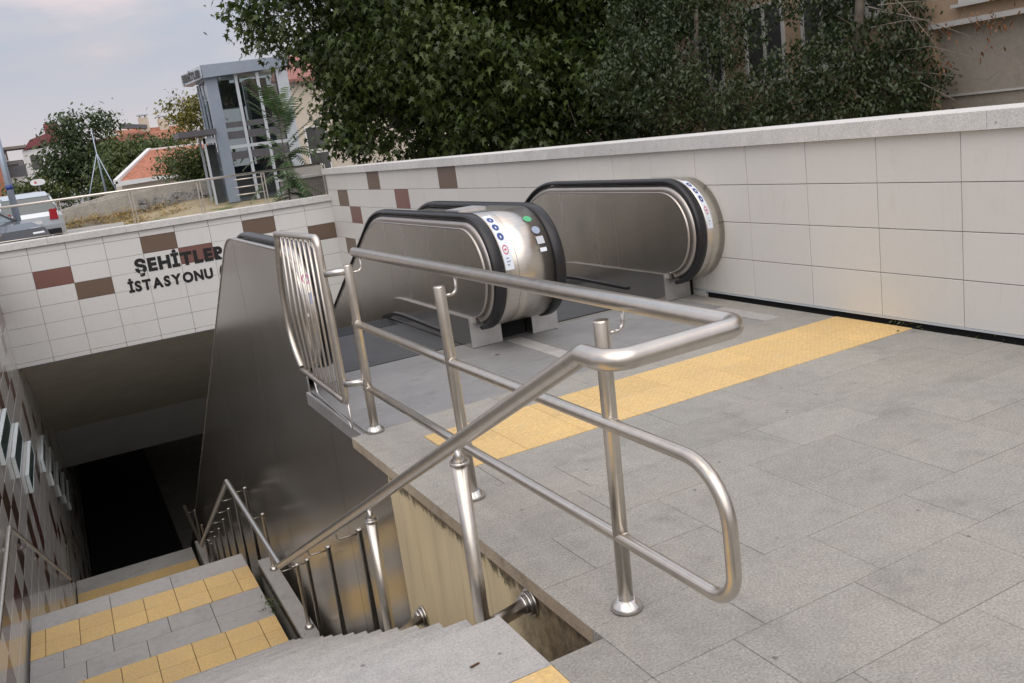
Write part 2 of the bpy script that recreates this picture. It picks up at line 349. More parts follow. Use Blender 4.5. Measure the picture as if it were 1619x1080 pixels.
def struct(name, label=None):
    o = bpy.data.objects.new(name, None); COL.objects.link(o); o['kind'] = 'structure'
    if label: o['label'] = label
    return o
def inst(src, parent, loc=(0, 0, 0), mat=None, rot=None):
    c = src.copy(); COL.objects.link(c); c.parent = parent; c.location = loc
    if rot: c.rotation_euler = rot
    return c
def arc(cx, cy_, r, a0, a1, n):
    return [(cx+r*math.cos(R_(a0+(a1-a0)*i/n)), cy_+r*math.sin(R_(a0+(a1-a0)*i/n))) for i in range(n+1)]
def fillet(pts, r, n=7):
    """round the corners of a 3D polyline"""
    P = [Vector(p) for p in pts]; out = [P[0]]
    for i in range(1, len(P)-1):
        a = (P[i-1]-P[i]).normalized(); b = (P[i+1]-P[i]).normalized()
        rr = r[i-1] if isinstance(r, (list, tuple)) else r
        ang = a.angle(b); d = min(rr/math.tan(ang/2), .48*(P[i-1]-P[i]).length if i > 1 else .95*(P[i-1]-P[i]).length, .48*(P[i+1]-P[i]).length if i < len(P)-2 else .95*(P[i+1]-P[i]).length)
        rad = d*math.tan(ang/2); c = P[i]+(a+b).normalized()*(rad/math.sin(ang/2))
        p0 = P[i]+a*d; p1 = P[i]+b*d; v0 = p0-c; v1 = p1-c; tot = v0.angle(v1)
        for k in range(n+1):
            t = k/n; q = (v0*math.sin((1-t)*tot)+v1*math.sin(t*tot))/math.sin(tot) if tot > 1e-4 else v0
            out.append(c+q)
    out.append(P[-1]); return out

# ================================================================== GROUND AND DECK
YF = 17.6           # front wall plane of the tunnel mouth
XL = -1.05          # left stairwell wall face
XW = 4.87           # right tile wall face
street = struct('street')
m = MB(); m.box(-400, 400, 17.98, 900, -.2, .10); m.build('road_surface', M['asphalt'], street)
gr = struct('garden_ground')
m = MB(); m.box(5.3, 60, -30, 17.97, -.4, -.05); m.build('garden_soil', M['soil'], gr)
m = MB(); m.box(-60, -1.4, -30, 17.97, -.4, -.02); m.build('pavement_left', M['slab'], gr)
m = MB(); m.box(-1.39, 5.29, -30, 1.0, -.5, -.012); m.build('ground_base', M['joint'], gr)

deck = struct('plaza_deck')
SH = .03
def shy(x, y): return y+SH*(x-1.27)
def slab_part(name, mat, x0, x1, y0, y1, top=0., thick=.06, g=.0011, parent=deck, shear=True, edge=False):
    m = MB(); f = shy if shear else (lambda x, y: y)
    x0 += g; x1 -= g; y0 += g; y1 -= g; b = .002
    z0, z1 = top-thick, top
    lo = [(x0, f(x0, y0)), (x1, f(x1, y0)), (x1, f(x1, y1)), (x0, f(x0, y1))]
    hi = [(x0+b, f(x0, y0)+b), (x1-b, f(x1, y0)+b), (x1-b, f(x1, y1)-b), (x0+b, f(x0, y1)-b)]
    v = [(x, y, z0) for x, y in lo]+[(x, y, z1-b) for x, y in lo]+[(x, y, z1) for x, y in hi]
    m.add(v, [(3,2,1,0),(8,9,10,11)]+[(i, (i+1) % 4, (i+1) % 4+4, i+4) for i in range(4)]+[(i+4, (i+1) % 4+4, (i+1) % 4+8, i+8) for i in range(4)])
    o = m.build(name, mat, parent)
    if edge:
        o.data.materials.append(M['slabedge'])
        for p in o.data.polygons:
            if p.normal.x < -.9 and p.index < 6: p.material_index = 1
    return o
# base below the slabs
m = MB()
m.box(1.34, 4.95, 1.05, 4.6, -.3, -.07); m.box(1.39, 4.95, 4.6, 6.6, -.3, -.07); m.box(-1.2, 1.065, 1.05, 2.25, -.3, -.07)
m.box(1.29, 4.845, 1.06, 5.03, -.066, -.005); m.box(1.39, 4.845, 5.031, 6.62, -.066, -.005); m.box(-1.1, 1.06, 1.1, 2.27, -.066, -.005)
m.build('mortar_bed', M['joint'], deck)
rows = [0.67, 1.01, 1.36, 1.70, 2.04, 2.38, 2.715, 3.05, 3.385, 3.715, 4.03]
offs = {0: 1.1, 1: 1.4, 2: 1.2, 3: 1.58, 4: 1.71, 5: 2.02, 6: 1.50, 7: 1.83, 8: 1.90, 9: 1.62}
for i in range(len(rows)-1):
    x = 1.27; nxt = offs[i]; first = True
    while x < 4.84:
        x1 = min(nxt, 4.85)
        if 4.85-x1 < .12: x1 = 4.85
        y0 = rows[i]
        if rows[i] < 2.3 < rows[i+1] and first: pass
        slab_part('paving_slab', M['slab'], x, x1, rows[i], rows[i+1], top=rnd.uniform(-.0008, .0008), edge=first and rows[i] > 2.2)
        x = x1; nxt = x1+.525+rnd.choice([0, 0, 0, .0]); first = False
# strip in front of the slot (X 1.065..1.27)
for a, b_ in ((1.36, 1.70), (1.70, 2.04), (2.04, 2.31)):
    slab_part('paving_slab', M['slab'], 1.065, 1.27, a, b_)
yj = [1.595, 1.92, 2.28, 2.62, 3.04, 3.45, 3.76, 4.08, 4.42, 4.85]
for a, b_ in ((4.03, 4.36), (4.36, 4.69)):
    slab_part('paving_slab', M['slab'], 1.27, 1.595, a, b_, edge=True)
    for p, q in zip(yj, yj[1:]): slab_part('tactile_tile', M['yellow'], p, q, a, b_, top=.003)
slab_part('paving_slab', M['slab'], 1.27, 1.66, 4.69, 5.03, edge=True)
xx = 1.66
for q in (2.2, 2.76, 3.3, 3.85, 4.4, 4.85): slab_part('paving_slab', M['slab'], xx, q, 4.69, 5.05); xx = q
slab_part('paving_slab', M['slab'], 4.66, 4.85, 5.05, 6.3); slab_part('paving_slab', M['slab'], 4.66, 4.85, 6.3, 6.43)
slab_part('paving_slab', M['stair'], 2.985, 3.12, 5.05, 6.43, shear=False, top=-.0012)
slab_part('paving_slab', M['stair'], 4.5, 4.655, 5.05, 5.7, shear=True, top=.0004)
# landing plates of the escalators
for (a, b_, ys) in ((1.375, 2.98, (5.06, 5.6, 6.14, 6.63)), (3.125, 4.495, (5.08, 5.6, 6.1, 6.55))):
    n = 2
    for i in range(len(ys)-1):
        slab_part('landing_plate', M['landplate'], a, b_, ys[i], ys[i+1], shear=False, g=.0015, top=-.0025)
slab_part('landing_plate', M['landplate'], 4.495, 4.655, 5.7, 6.43, shear=False, top=-.0025)
# yellow row at the top of the stair and the paving behind it
x = 1.065
for k in range(7):
    slab_part('tactile_tile', M['yellow'], x-.3, x, 1.70, 2.29, top=.002); x -= .3
x = 1.065
for k in range(4):
    slab_part('paving_slab', M['slab'], x-.525, x, 1.36, 1.70); x -= .525

# ================================================================== STAIRS
SX0, SX1 = -1.03, 1.065
RUN, RISE, NY = .335, .16667, 2.655
def flight(y_nose, z_top, nst, first_depth=RUN, name='stair_flight'):
    root = struct(name); src = None
    for k in range(nst):
        z = z_top-k*RISE; yn = y_nose+k*RUN; d = first_depth if k == 0 else RUN
        if k <= 1:
            m = MB(); m.box(SX0, SX1, -d-.012+.002, 0, -.035, 0); m.box(SX0+.004, SX1-.018, -d, -.014, -.30, -.035)
            o = m.build('step', M['stair'], root); o.location = (0, yn, z)
            if k == 1: src = o
        else: inst(src, root, (0, yn, z))
    return root
flight(NY, 0, 15, .36)
land = struct('stair_landing')
ZL = -2.5
m = MB(); m.box(SX0, SX1, 7.36, 9.86, -2.85, -2.53); m.build('landing_base', M['joint'], land)
def lslab(name, mat, x0, x1, y0, y1, z=ZL): return slab_part(name, mat, x0, x1, y0, y1, top=z, thick=.03, parent=land, shear=False, g=.0025)
xs3 = [SX0, -.9, -.6, -.3, 0, .3, .6, .9, SX1]
for (a, b_) in ((7.62, 8.22), (8.92, 9.52)):
    for p, q in zip(xs3, xs3[1:]):
        lslab('tactile_tile', M['yellow'], p, q, a, (a+b_)/2+.0, ZL+.002); lslab('tactile_tile', M['yellow'], p, q, (a+b_)/2, b_, ZL+.002)
for (a, b_, js) in ((7.35, 7.62, (SX0, -.5, .1, .7, SX1)), (8.22, 8.57, (SX0, -.57, -.05, .57, SX1)), (8.57, 8.92, (SX0, -.75, -.33, .17, .57, SX1)), (9.52, 9.89, (SX0, -.3, .3, SX1))):
    for p, q in zip(js, js[1:]): lslab('paving_slab', M['stair'], p, q, a, b_)
flight(9.89+RUN, ZL-RISE, 17, RUN)
low = struct('lower_landing'); ZL2 = ZL-RISE*18
y0 = 9.89+RUN*17
m = MB(); m.box(SX0, SX1, y0, y0+2.6, ZL2-.4, ZL2-.002); m.build('landing_base', M['stair'], low)
for k, (p, q) in enumerate(zip(xs3, xs3[1:])):
    slab_part('tactile_tile', M['yellow'], p, q, y0+1.3, y0+1.95, top=ZL2+.004, thick=.004, parent=low, shear=False)
flight(y0+2.6+RUN, ZL2-RISE, 14, RUN)
# void below, walls of the shaft
sh = struct('stairwell_floor')
m = MB(); m.prism_x([(2.3, -1.2), (2.3, -1.6), (26, -13), (50, -13), (50, -8.9), (23, -8.9)], -1.3, 5.0); m.build('shaft_floor', M['concrete'], sh)
m = MB(); m.box(1.065, 1.32, 2.28, 2.308, -1.5, -.065); m.build('slot_end_wall', M['plaster'], sh)
m = MB(); m.prism_x([(2.32, -.31), (2.32, -1.0), (7.3, -3.4), (9.9, -3.4), (15.6, -6.3), (18.2, -6.3), (22.5, -8.6), (22.5, -8.2), (17.9, -5.95), (15.8, -5.95), (9.7, -2.9), (7.5, -2.9)], SX0+.02, SX1-.03); m.build('stair_stringer', M['concrete'], sh)

# ---- plaster wall under the deck edge
pw = thing('plaster_wall', 'stained cream plaster wall below the paving edge beside the stairs, black mould along its top', 'wall', (1.32, 3.4, -1))
m = MB(); m.box(0, .3, -1.12, 1.2, -4, .935); m.build('wall_face', M['plaster'], pw)
# ---- kerb beside the landing
kb = thing('side_kerb', 'narrow granite topped kerb between the stair landing and the steel cladding', 'kerb', (1.2, 8, -2.9))
m = MB(); m.box(-.06, .085, -.75, 1.27, .49, .525); m.build('kerb_top', M['stair'], kb)
m = MB(); m.box(-.05, .085, -.75, 1.26, -.5, .49); m.build('kerb_body', M['concrete'], kb)
m = MB(); m.box(-.062, -.052, -.75, 1.27, .40, .486); m.build('steel_edge', M['clad'], kb)
kb2 = thing('side_kerb', 'lower kerb beside the dark second stair flight with small rail posts on it', 'kerb', (1.2, 16.5, -5.9))
m = MB(); m.box(-.06, .085, -.7, 1.6, -.3, .525); m.build('kerb_top', M['stair'], kb2)

# ================================================================== WALLS WITH TILES
def tile_mesh(w_, h_, t_, axis):
    b = .0025; m = MB()
    # built on a plane: axis 'x' -> face normal -X (u=Y), 'y' -> normal -Y (u=X), 'X' -> normal +X
    pts = [(0, 0, t_), (w_, 0, t_), (w_, h_, t_), (0, h_, t_), (0, 0, b), (w_, 0, b), (w_, h_, b), (0, h_, b), (b, b, 0), (w_-b, b, 0), (w_-b, h_-b, 0), (b, h_-b, 0)]
    conv = {'x': lambda u, v, d: (d, u, v), 'y': lambda u, v, d: (u, d, v), 'X': lambda u, v, d: (-d, u, v)}[axis]
    m.add([conv(*p) for p in pts], [(8,9,10,11)]+[(i, (i+1) % 4, (i+1) % 4+4, i+4) for i in range(4)]+[(i+4, (i+1) % 4+4, (i+1) % 4+8, i+8) for i in range(4)])
    return m
def tile_set(w_, h_, t_, axis, mats):
    out = {}
    for k, mt in mats.items():
        me = tile_mesh(w_, h_, t_, axis); o = me.build('tile', mt); out[k] = o.data; bpy.data.objects.remove(o)
    return out
def put(name, me, parent, loc):
    o = bpy.data.objects.new(name, me); COL.objects.link(o); o.parent = parent; o.location = loc; return o
# right wall
rw = thing('tiled_wall', 'long cream tiled wall with granite coping along the right side of the escalators', 'wall', (XW, 9, 0))
m = MB(); m.box(.036, .4, -11, 8.95, -9, 1.25); m.build('wall_core', M['grout'], rw)
m = MB(); m.box(.030, .1, -11, -2.58, -.3, .040); m.build('gap_shade_strip', M['dark'], rw)  # near-black strip added for the shade in the gap below the tiles
TW = .632
ts = tile_set(TW-.0045, .2955, .03, 'x', {'c': M['tile'], 'b': M['tile_brown'], 'r': M['tile_red']})
ycols = []
y = 3.768-TW*4
while y < 17.3: ycols.append(y); y += TW
# coloured tiles by (row, nominal Y of start)
colr = {}
for (row, yy, c) in ((0, 15.1, 'b'), (0, 11.5, 'b'), (1, 16.6, 'b'), (1, 13.25, 'r'), (2, 16.2, 'r'), (4, 16.6, 'b')):
    k = min(range(len(ycols)), key=lambda i: abs(ycols[i]+TW/2-yy)); colr[(row, k)] = c
for row in range(9):
    zt = 1.25-row*.3-(.0 if row == 0 else 0)
    for k, yc in enumerate(ycols):
        if row >= 4 and yc < 6.25: continue
        put('tile', ts[colr.get((row, k), 'c')], rw, (rnd.uniform(-.0012, .0012), yc+.00225-9, zt-.2978))
cs = None
y = 1.0
while y < 17.7:
    y1 = min(y+1.28, 17.72)
    if cs is None:
        o = bevel_box('coping_stone', M['coping'], (-.045, .42, .0015, 1.2785, 1.252, 1.362), .004, rw); o.location = (0, y-9, 0); cs = o
    elif y1-y > 1.2: inst(cs, rw, (0, y-9, 0))
    else: o = bevel_box('coping_stone', M['coping'], (-.045, .42, .0015, y1-y-.0015, 1.252, 1.362), .004, rw); o.location = (0, y-9, 0)
    y = y1
m = MB(); m.box(-.004, .034, -8, -2.57, .038, .051); m.build('bottom_trim', M['alu_w'], rw)
# front wall over the tunnel mouth
fwl = thing('tunnel_portal_wall', 'pale grey tiled wall above the tunnel mouth with scattered brown and red tiles', 'wall', (2, YF, 0))
m = MB(); m.box(-3.4, 2.87, .036, .35, -.95, .75); m.build('wall_core', M['grout'], fwl)
ts2 = tile_set(.6-.005, .3-.005, .03, 'y', {'c': M['tile_cool'], 'b': M['tile_brown'], 'r': M['tile_red']})
xc = [-1.07+.0+.6*k for k in range(10)]
cc = {(1, 4): 'b', (2, 5): 'r', (2, 1): 'r', (3, 2): 'b', (1, 7): 'b', (2, 9): 'b'}
for row in range(6):
    for k, x in enumerate(xc):
        put('tile', ts2[cc.get((row+1, k), 'c')], fwl, (x-2+.0035, rnd.uniform(-.001, .001), .63-row*.3-.2965))
ts3 = tile_set(.593, .112, .03, 'y', {'c': M['tile_cool']})
ts4 = tile_set(.593, .072, .03, 'y', {'c': M['tile_cool']})
for x in xc:
    put('tile', ts3['c'], fwl, (x-2+.0035, 0, .634)); put('tile', ts4['c'], fwl, (x-2+.0035, 0, -1.245+.0))
x = -1.4
while x < 4.9:
    x1 = min(x+1.27, 4.93); bevel_box('coping_stone', M['coping'], (x-2+.0015, x1-2-.0015, -.05, .37, .752, .865), .004, fwl); x = x1
m = MB(); m.box(-3.05, 2.85, -.0, .034, -1.262, -1.247); m.build('drip_edge', M['alu_dark'], fwl)
# left wall (glossy)
lw = thing('stairwell_wall', 'glossy grey tiled wall on the left of the stairs with dark red and brown tiles', 'wall', (XL, 15, -3))
m = MB(); m.box(-.35, -.034, -16, 25, -8, 3.8); m.build('wall_core', M['grout'], lw)
ts5 = tile_set(.593, .293, .03, 'X', {'c': M['gtile'], 'b': M['gtile_brown'], 'r': M['gtile_red']})
rr_ = random.Random(11); placed = []
for i in range(40):
    yv = 6.8+i*.6
    for j in range(30):
        zt = .75-j*.3
        floor = -(yv-2.655)*.4975-.2 if yv < 7.4 else (-2.7 if yv < 9.7 else -2.7-(yv-9.9)*.4975)
        ceil = 1.0 if yv < 17.5 else -.95-(yv-17.6)*.5+.3
        if zt < floor-.2 or zt-.3 > ceil or (yv < 9 and zt > -.4 and yv < 7.9): continue
        k = 'c'
        v = rr_.random()
        if v < .10: k = 'r'
        elif v < .17: k = 'b'
        placed.append((yv, zt, k))
placed.sort(key=lambda p: p[0]+abs(p[1]+2)*.3)
for (yv, zt, k) in placed[:295]: put('tile', ts5[k], lw, (0, yv-15, zt-.2965+3))
mr = {'c': MB(), 'b': MB(), 'r': MB()}
for (yv, zt, k) in placed[295:]: mr[k].box(-.03, 0, yv-15, yv-15+.593, zt-.2965+3, zt-.0035+3)
mm = MB()
for i, k in enumerate('cbr'):
    o = len(mm.v); mm.v += mr[k].v; mm.f += [tuple(a+o for a in f) for f in mr[k].f]; mm.sm += mr[k].sm; mm.mi += [i]*len(mr[k].f)
mm.build('tile_field', [M['gtile'], M['gtile_brown'], M['gtile_red']], lw, kind='stuff')
# the near, unseen part of that wall
m = MB(); m.box(-.03, 0, -16, -8.2, -1.5, 3.75); m.build('tile_field', M['gtile'], lw, kind='stuff')

# tunnel soffits
tn = struct('tunnel_ceiling')
m = MB(); m.prism_x([(YF+.04, -.955), (24.6, -4.1), (24.6, -3.9), (YF+.4, -.3), (YF+.04, -.94)], XL, 5.0); m.build('sloping_soffit', M['soffit'], tn)
m = MB(); m.prism_x([(24.6, -4.1), (26.9, -5.66), (27.2, -5.66), (24.9, -3.9)], XL, 5.0); m.build('bulkhead', M['soffit_grey'], tn)
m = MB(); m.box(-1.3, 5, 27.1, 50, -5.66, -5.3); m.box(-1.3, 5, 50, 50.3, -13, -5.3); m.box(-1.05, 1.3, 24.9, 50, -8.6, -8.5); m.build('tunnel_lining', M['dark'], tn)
m = MB(); m.box(4.95, 5.2, 17.6, 50, -12, -.9); m.build('tunnel_side', M['soffit'], tn)

# ---- lettering
def letters(rows_, root, y, mat, flip=False):
    for (txt, x0, x1, zb, h, bold) in rows_:
        objs = []; xcur = 0
        for ch in txt:
            if ch == ' ': xcur += .62; continue
            cu = bpy.data.curves.new('letter', 'FONT'); cu.body = ch; cu.size = 1; cu.offset = bold+.022; cu.extrude = .02
            to = bpy.data.objects.new('tmp', cu); COL.objects.link(to)
            dg = bpy.context.evaluated_depsgraph_get(); dg.update()
            me = bpy.data.meshes.new_from_object(to.evaluated_get(dg)); bpy.data.objects.remove(to)
            xs = [v.co.x for v in me.vertices]; wch = max(xs)-min(xs); mn = min(xs)
            for v in me.vertices: v.co.x -= mn
            if ch in 'İ':   # serif bars of the heavy sans face
                mxz = .73; bm_ = MB(); cxx = wch/2
                for zz in (0, .60): bm_.box(cxx-.2, cxx+.2, zz, zz+.12, -.021, .021)
                import bmesh
                bmm = bmesh.new(); bmm.from_mesh(me)
                vs = [bmm.verts.new(p) for p in bm_.v]
                for f in bm_.f: bmm.faces.new([vs[i] for i in f])
                bmesh.ops.translate(bmm, verts=bmm.verts, vec=(.2-cxx, 0, 0)); bmm.to_mesh(me); bmm.free(); wch = .4
            objs.append((me, xcur)); xcur += wch+.085
        tot = xcur-.085; sx_ = (x1-x0)/tot; sz = h/.73
        for me, xo in objs:
            me.materials.append(mat)
            for v in me.vertices:
                a, b_, c_ = v.co; v.co = (a*sx_, -c_*.08, b_*sz)
            put('letter', me, root, (x0+xo*sx_-root.location.x, y-root.location.y, zb-root.location.z))
lt = thing('station_lettering', 'black capital letters reading ŞEHİTLER on the tiled wall over the tunnel', 'lettering', (1.9, YF-.004, 0))
letters([('ŞEHİTLER', 1.14, 2.74, .02, .225, .035)], lt, YF-.004, M['black'])
lt2 = thing('station_lettering', 'smaller black letters reading İSTASYONU ( in the lower line of wall lettering', 'lettering', (1.7, YF-.004, -.3))
letters([('İSTASYONU', .97, 2.44, -.30, .18, .03), ('(', 2.56, 2.64, -.31, .2, .03)], lt2, YF-.004, M['black'])

# ---- wall lamps on the left wall
for i, (a, b_, z0, z1) in enumerate([(11.1, 12.95, -1.2, -.95), (12.3, 14.2, -1.7, -1.43), (13.6, 15.55, -2.3, -2.04), (17.3, 19.1, -3.05, -2.82), (18.6, 20.6, -3.7, -3.45), (20.0, 21.8, -4.35, -4.1), (21.4, 23.2, -4.95, -4.75), (22.6, 24.4, -5.5, -5.3)]):
    lab = ['flat white wall lamp with teal glass nearest the viewer, highest on the left wall', 'white wall lamp second in the stepped row on the left wall', 'white wall lamp third in the stepped row, lowest of the three bright ones',
           'thin white wall lamp just inside the tunnel, fourth in the stepped row', 'thin dim wall lamp fifth down the left wall inside the tunnel', 'thin dim wall lamp sixth down the left tunnel wall', 'dark narrow wall lamp seventh down the left tunnel wall', 'farthest and lowest wall lamp in the dark tunnel'][i]
    t = thing('wall_lamp', lab, 'lamp', (XL, (a+b_)/2, z0), group='wall lamps stepping down the left wall'); h = (b_-a)/2
    m = MB(); m.box(.004, .05, -h, h, 0, .012); m.box(.004, .05, -h, h, z1-z0-.012, z1-z0); m.box(.004, .05, -h, -h+.014, .012, z1-z0-.012); m.box(.004, .05, h-.014, h, .012, z1-z0-.012)
    m.build('lamp_frame', M['lampwhite'], t)
    m = MB(); m.box(.01, .047, -h+.014, h-.014, .012, z1-z0-.012); m.build('lamp_glass', M['teal'], t)

# ================================================================== ESCALATORS
CY, CZ, RO = 6.41, .59, .45
def epath(d, a0=268, L=17, bend=True, ytop=None, n=30):
    """outline of a balustrade, offset inwards by d; returns (y,z,ny,nz)"""
    out = []
    for i in range(n+1):
        a = R_(a0+(90-a0)*i/n); out.append((CY+(RO-d)*math.cos(a), CZ+(RO-d)*math.sin(a), math.cos(a), math.sin(a)))
    if ytop is not None:
        out.append((ytop, CZ+RO-d, 0, 1)); return out
    Rb = 1.15; yb = 8.60-Rb*math.tan(R_(15)); zc = CZ+RO-Rb
    out.append(((CY+yb)/2, CZ+RO-d, 0, 1))
    for i in range(13):
        a = R_(90-30*i/12); out.append((yb+(Rb-d)*math.cos(a), zc+(Rb-d)*math.sin(a), math.cos(a), math.sin(a)))
    y, z, ny, nz = out[-1]
    for k in range(1, 9): out.append((y+L*k/8*math.cos(R_(30)), z-L*k/8*math.sin(R_(30)), ny, nz))
    return out
def hand_prof(xc):   # rounded C section
    h = .046; return [(xc-h+.004, -.036), (xc-h, -.02), (xc-h+.006, -.006), (xc-h+.02, 0), (xc, .001), (xc+h-.02, 0), (xc+h-.006, -.006), (xc+h, -.02), (xc+h-.004, -.036), (xc+.02, -.038), (xc-.02, -.038)]
def low_poly(top_z0=.2):   # underside line of the panel, running with the steps
    y1 = 8.1; return [(25.5, top_z0-(25.5-8.4)*math.tan(R_(30))), (8.9, top_z0-.5*math.tan(R_(30))-.0), (8.4, top_z0-.09), (7.9, top_z0), (6.36, top_z0)]
def balustrade(root, xc, skirt, side, wrap):
    """xc handrail centre; skirt=(x0,x1); wrap=(x0,x1) of the steel newel wrap"""
    m = MB(); m.sweep_yz(hand_prof(xc), epath(0, 262)); 
    # tip of the handrail tucked under
    m.build('handrail', M['rubber'], root)
    m = MB(); m.sweep_yz([(xc-.034, -.042), (xc+.034, -.042), (xc+.034, -.055), (xc-.034, -.055)], epath(0, 255), sm=True); m.build('handrail_guide', M['rubber'], root)
    m = MB(); ta, tb = (xc-.06, xc+.036) if side > 0 else (xc-.036, xc+.06)
    m.sweep_yz([(ta+.03, -.056), (tb-.02, -.056), (tb, -.105), (ta, -.105)], epath(0, 262), sm=True); m.build('arc_trim', M['bright'], root)
    top = [(y, z) for y, z, _, _ in epath(.11, 258)]
    poly = top+low_poly(.2)
    m = MB(); pa, pb = (xc-.072, xc+.03) if side > 0 else (xc-.03, xc+.072)
    m.prism_x(poly, pa, pb); o = m.build('panel', M['panel'], root)
    # thin bead along the panel edge and vertical joints
    m = MB(); m.sweep_yz([(pa-.003, -.105), (pb+.003, -.105), (pb+.003, -.113), (pa-.003, -.113)], epath(0, 262), sm=True)
    for yj_ in (7.15, 8.15):
        m.box(pa-.001, pb+.001, yj_, yj_+.003, .24, .925)
    m.build('panel_bead', M['bright'], root)
    x0, x1 = skirt
    sk = [(6.43, 0.002), (6.43, .235), (7.95, .235), (8.15, .225), (8.4, .17), (8.9, -.055), (25.5, -9.63), (25.5, -10.2), (8.9, -.62), (8.3, -.35), (8.3, -.3), (6.43, -.3)]
    m = MB(); m.prism_x(sk, x0, x1); m.build('skirt', M['clad'], root)
    m = MB(); m.box(x0-.002, x1+.002, 6.418, 6.43, .003, .237); m.build('base_plate', M['plate'], root)
    m = MB(); xs_ = x0-.02 if side > 0 else x1
    m.prism_x([(7.0, .05), (7.0, .075), (7.95, .095), (8.2, .085), (8.5, .02), (8.9, -.2), (14, -3.14), (14, -3.17), (8.9, -.235), (8.45, -.01), (8.2, .06), (7.9, .07)], xs_, xs_+.02); m.build('skirt_brush', M['rubber'], root)
def wrap(root, x0, x1, y_end=6.98, d=.016, name='newel_wrap'):
    m = MB(); pr_ = [(x0, 0), (x1, 0), (x1, -.012), (x0, -.012)]
    m.sweep_yz(pr_, epath(d, 262, ytop=y_end), sm=True); m.build(name, M['newel'], root)
def sticker(root, name, mat, xa, xb, a0, a1, shape='rect', lift=.0015, ring=False, d=.016):
    """flat print on the round newel: x range and angle range in degrees"""
    m = MB(); r = RO-d+lift; n = 14; xc_, ac = (xa+xb)/2, (a0+a1)/2
    def P(x, a): return (x, CY+r*math.cos(R_(a)), CZ+r*math.sin(R_(a)))
    if shape == 'rect':
        vs = []; fs = []
        for i in range(n+1):
            a = a0+(a1-a0)*i/n; vs += [P(xa, a), P(xb, a)]
        fs = [(2*i, 2*i+1, 2*i+3, 2*i+2) for i in range(n)]
    else:
        vs = [P(xc_, ac)] if not ring else []
        k = 24
        for j in range(k):
            t = 2*math.pi*j/k; vs.append(P(xc_+(xb-xa)/2*math.cos(t), ac+(a1-a0)/2*math.sin(t)))
        if ring:
            for j in range(k):
                t = 2*math.pi*j/k; vs.append(P(xc_+(xb-xa)/2*.74*math.cos(t), ac+(a1-a0)/2*.74*math.sin(t)))
            fs = [(j, (j+1) % k, (j+1) % k+k, j+k) for j in range(k)]
        else: fs = [(0, 1+j, 1+(j+1) % k) for j in range(k)]
    m.add(vs, fs, True); return m.build(name, mat, root)
def pictos(root, x0, x1):
    sticker(root, 'warning_sticker', M['decal'], x0, x1, 107, 176)
    for k, a in enumerate((113, 125, 137)):
        c = sticker(root, 'pictogram', M['blue'], x0+.010, x1-.012, a, a+9, 'disc', .0026)
        w2 = (x1-x0)*.5
        sticker(root, 'pictogram', M['white'], x0+w2-.006, x0+w2+.004, a+3.4, a+6.8, 'disc', .0034)
    sticker(root, 'pictogram', M['redp'], x0+.012, x1-.014, 151, 161, 'disc', .0026, True)
    sticker(root, 'pictogram', M['redp'], x0+(x1-x0)*.35, x0+(x1-x0)*.6, 155, 157, 'rect', .0028)
    for k in range(3): sticker(root, 'pictogram', M['bluegrey'], x0+.02, x1-.03+.01*(k % 2), 164+3.2*k, 165.4+3.2*k, 'rect', .0028)
def steps(root, x0, x1):
    m = MB(); m.box(x0, x1, 6.64, 8.0, -.05, .001); m.build('comb_plate', M['combplate'], root)
    src = None
    for k in range(16):
        y = 8.0+.4*k; z = -(0 if k == 0 else .08 if k == 1 else .231*(k-1)+.05)
        if src is None:
            mm_ = MB(); mm_.box(x0+.005, x1-.005, 0, .4, -.25, 0)
            for g in range(36): mm_.box(x0+.03+g*(x1-x0-.06)/36, x0+.03+g*(x1-x0-.06)/36+.012, 0.003, .398, .0, .006)
            src = mm_.build('step', M['darkplate'], root); src.location = (0, y, z)
        else: inst(src, root, (0, y, z))
    m = MB(); m.prism_x([(14.4, -3.6), (14.4, -4.2), (26, -10.8), (26, -10.2)], x0, x1); m.build('step_band', M['darkplate'], root)
eA = thing('escalator', 'left escalator with steel balustrades, its end newel behind the curved guard grille', 'escalator', (0, 0, 0))
balustrade(eA, 1.50, (1.43, 1.60), -1, None); balustrade(eA, 2.79, (2.69, 2.95), 1, None); steps(eA, 1.6, 2.685)
eB = thing('escalator', 'right escalator between the double newel and the cream tiled wall', 'escalator', (0, 0, 0))
balustrade(eB, 3.305, (3.23, 3.46), -1, None); balustrade(eB, 4.64, (4.545, 4.80), 1, None); steps(eB, 3.465, 4.54)
wrap(eA, 2.84, 3.255); wrap(eA, 1.375, 1.45, 6.6); wrap(eB, 4.69, 4.866, 6.9)
pictos(eA, 2.85, 2.922)
m = MB(); m.sweep_yz([(2.955, .0005), (2.958, .0005), (2.958, -.004), (2.955, -.004)], epath(.016, 262, ytop=6.97)); m.build('wrap_joint', M['alu_dark'], eA)
sticker(eA, 'round_sticker', M['green'], 3.135, 3.20, 121, 130, 'disc'); sticker(eA, 'round_sticker', M['bluegrey'], 3.15, 3.215, 137, 146, 'disc')
sticker(eA, 'grey_sticker', M['greyst'], 3.155, 3.215, 149, 157); sticker(eA, 'white_sticker', M['decal'], 3.16, 3.215, 161, 165)
pictos(eB, 4.70, 4.755)
sticker(eA, 'round_sticker', M['pink'], 1.385, 1.437, 142, 152, 'disc', .003, True); sticker(eA, 'round_sticker', M['bluegrey'], 1.385, 1.437, 160, 170, 'disc', .003)
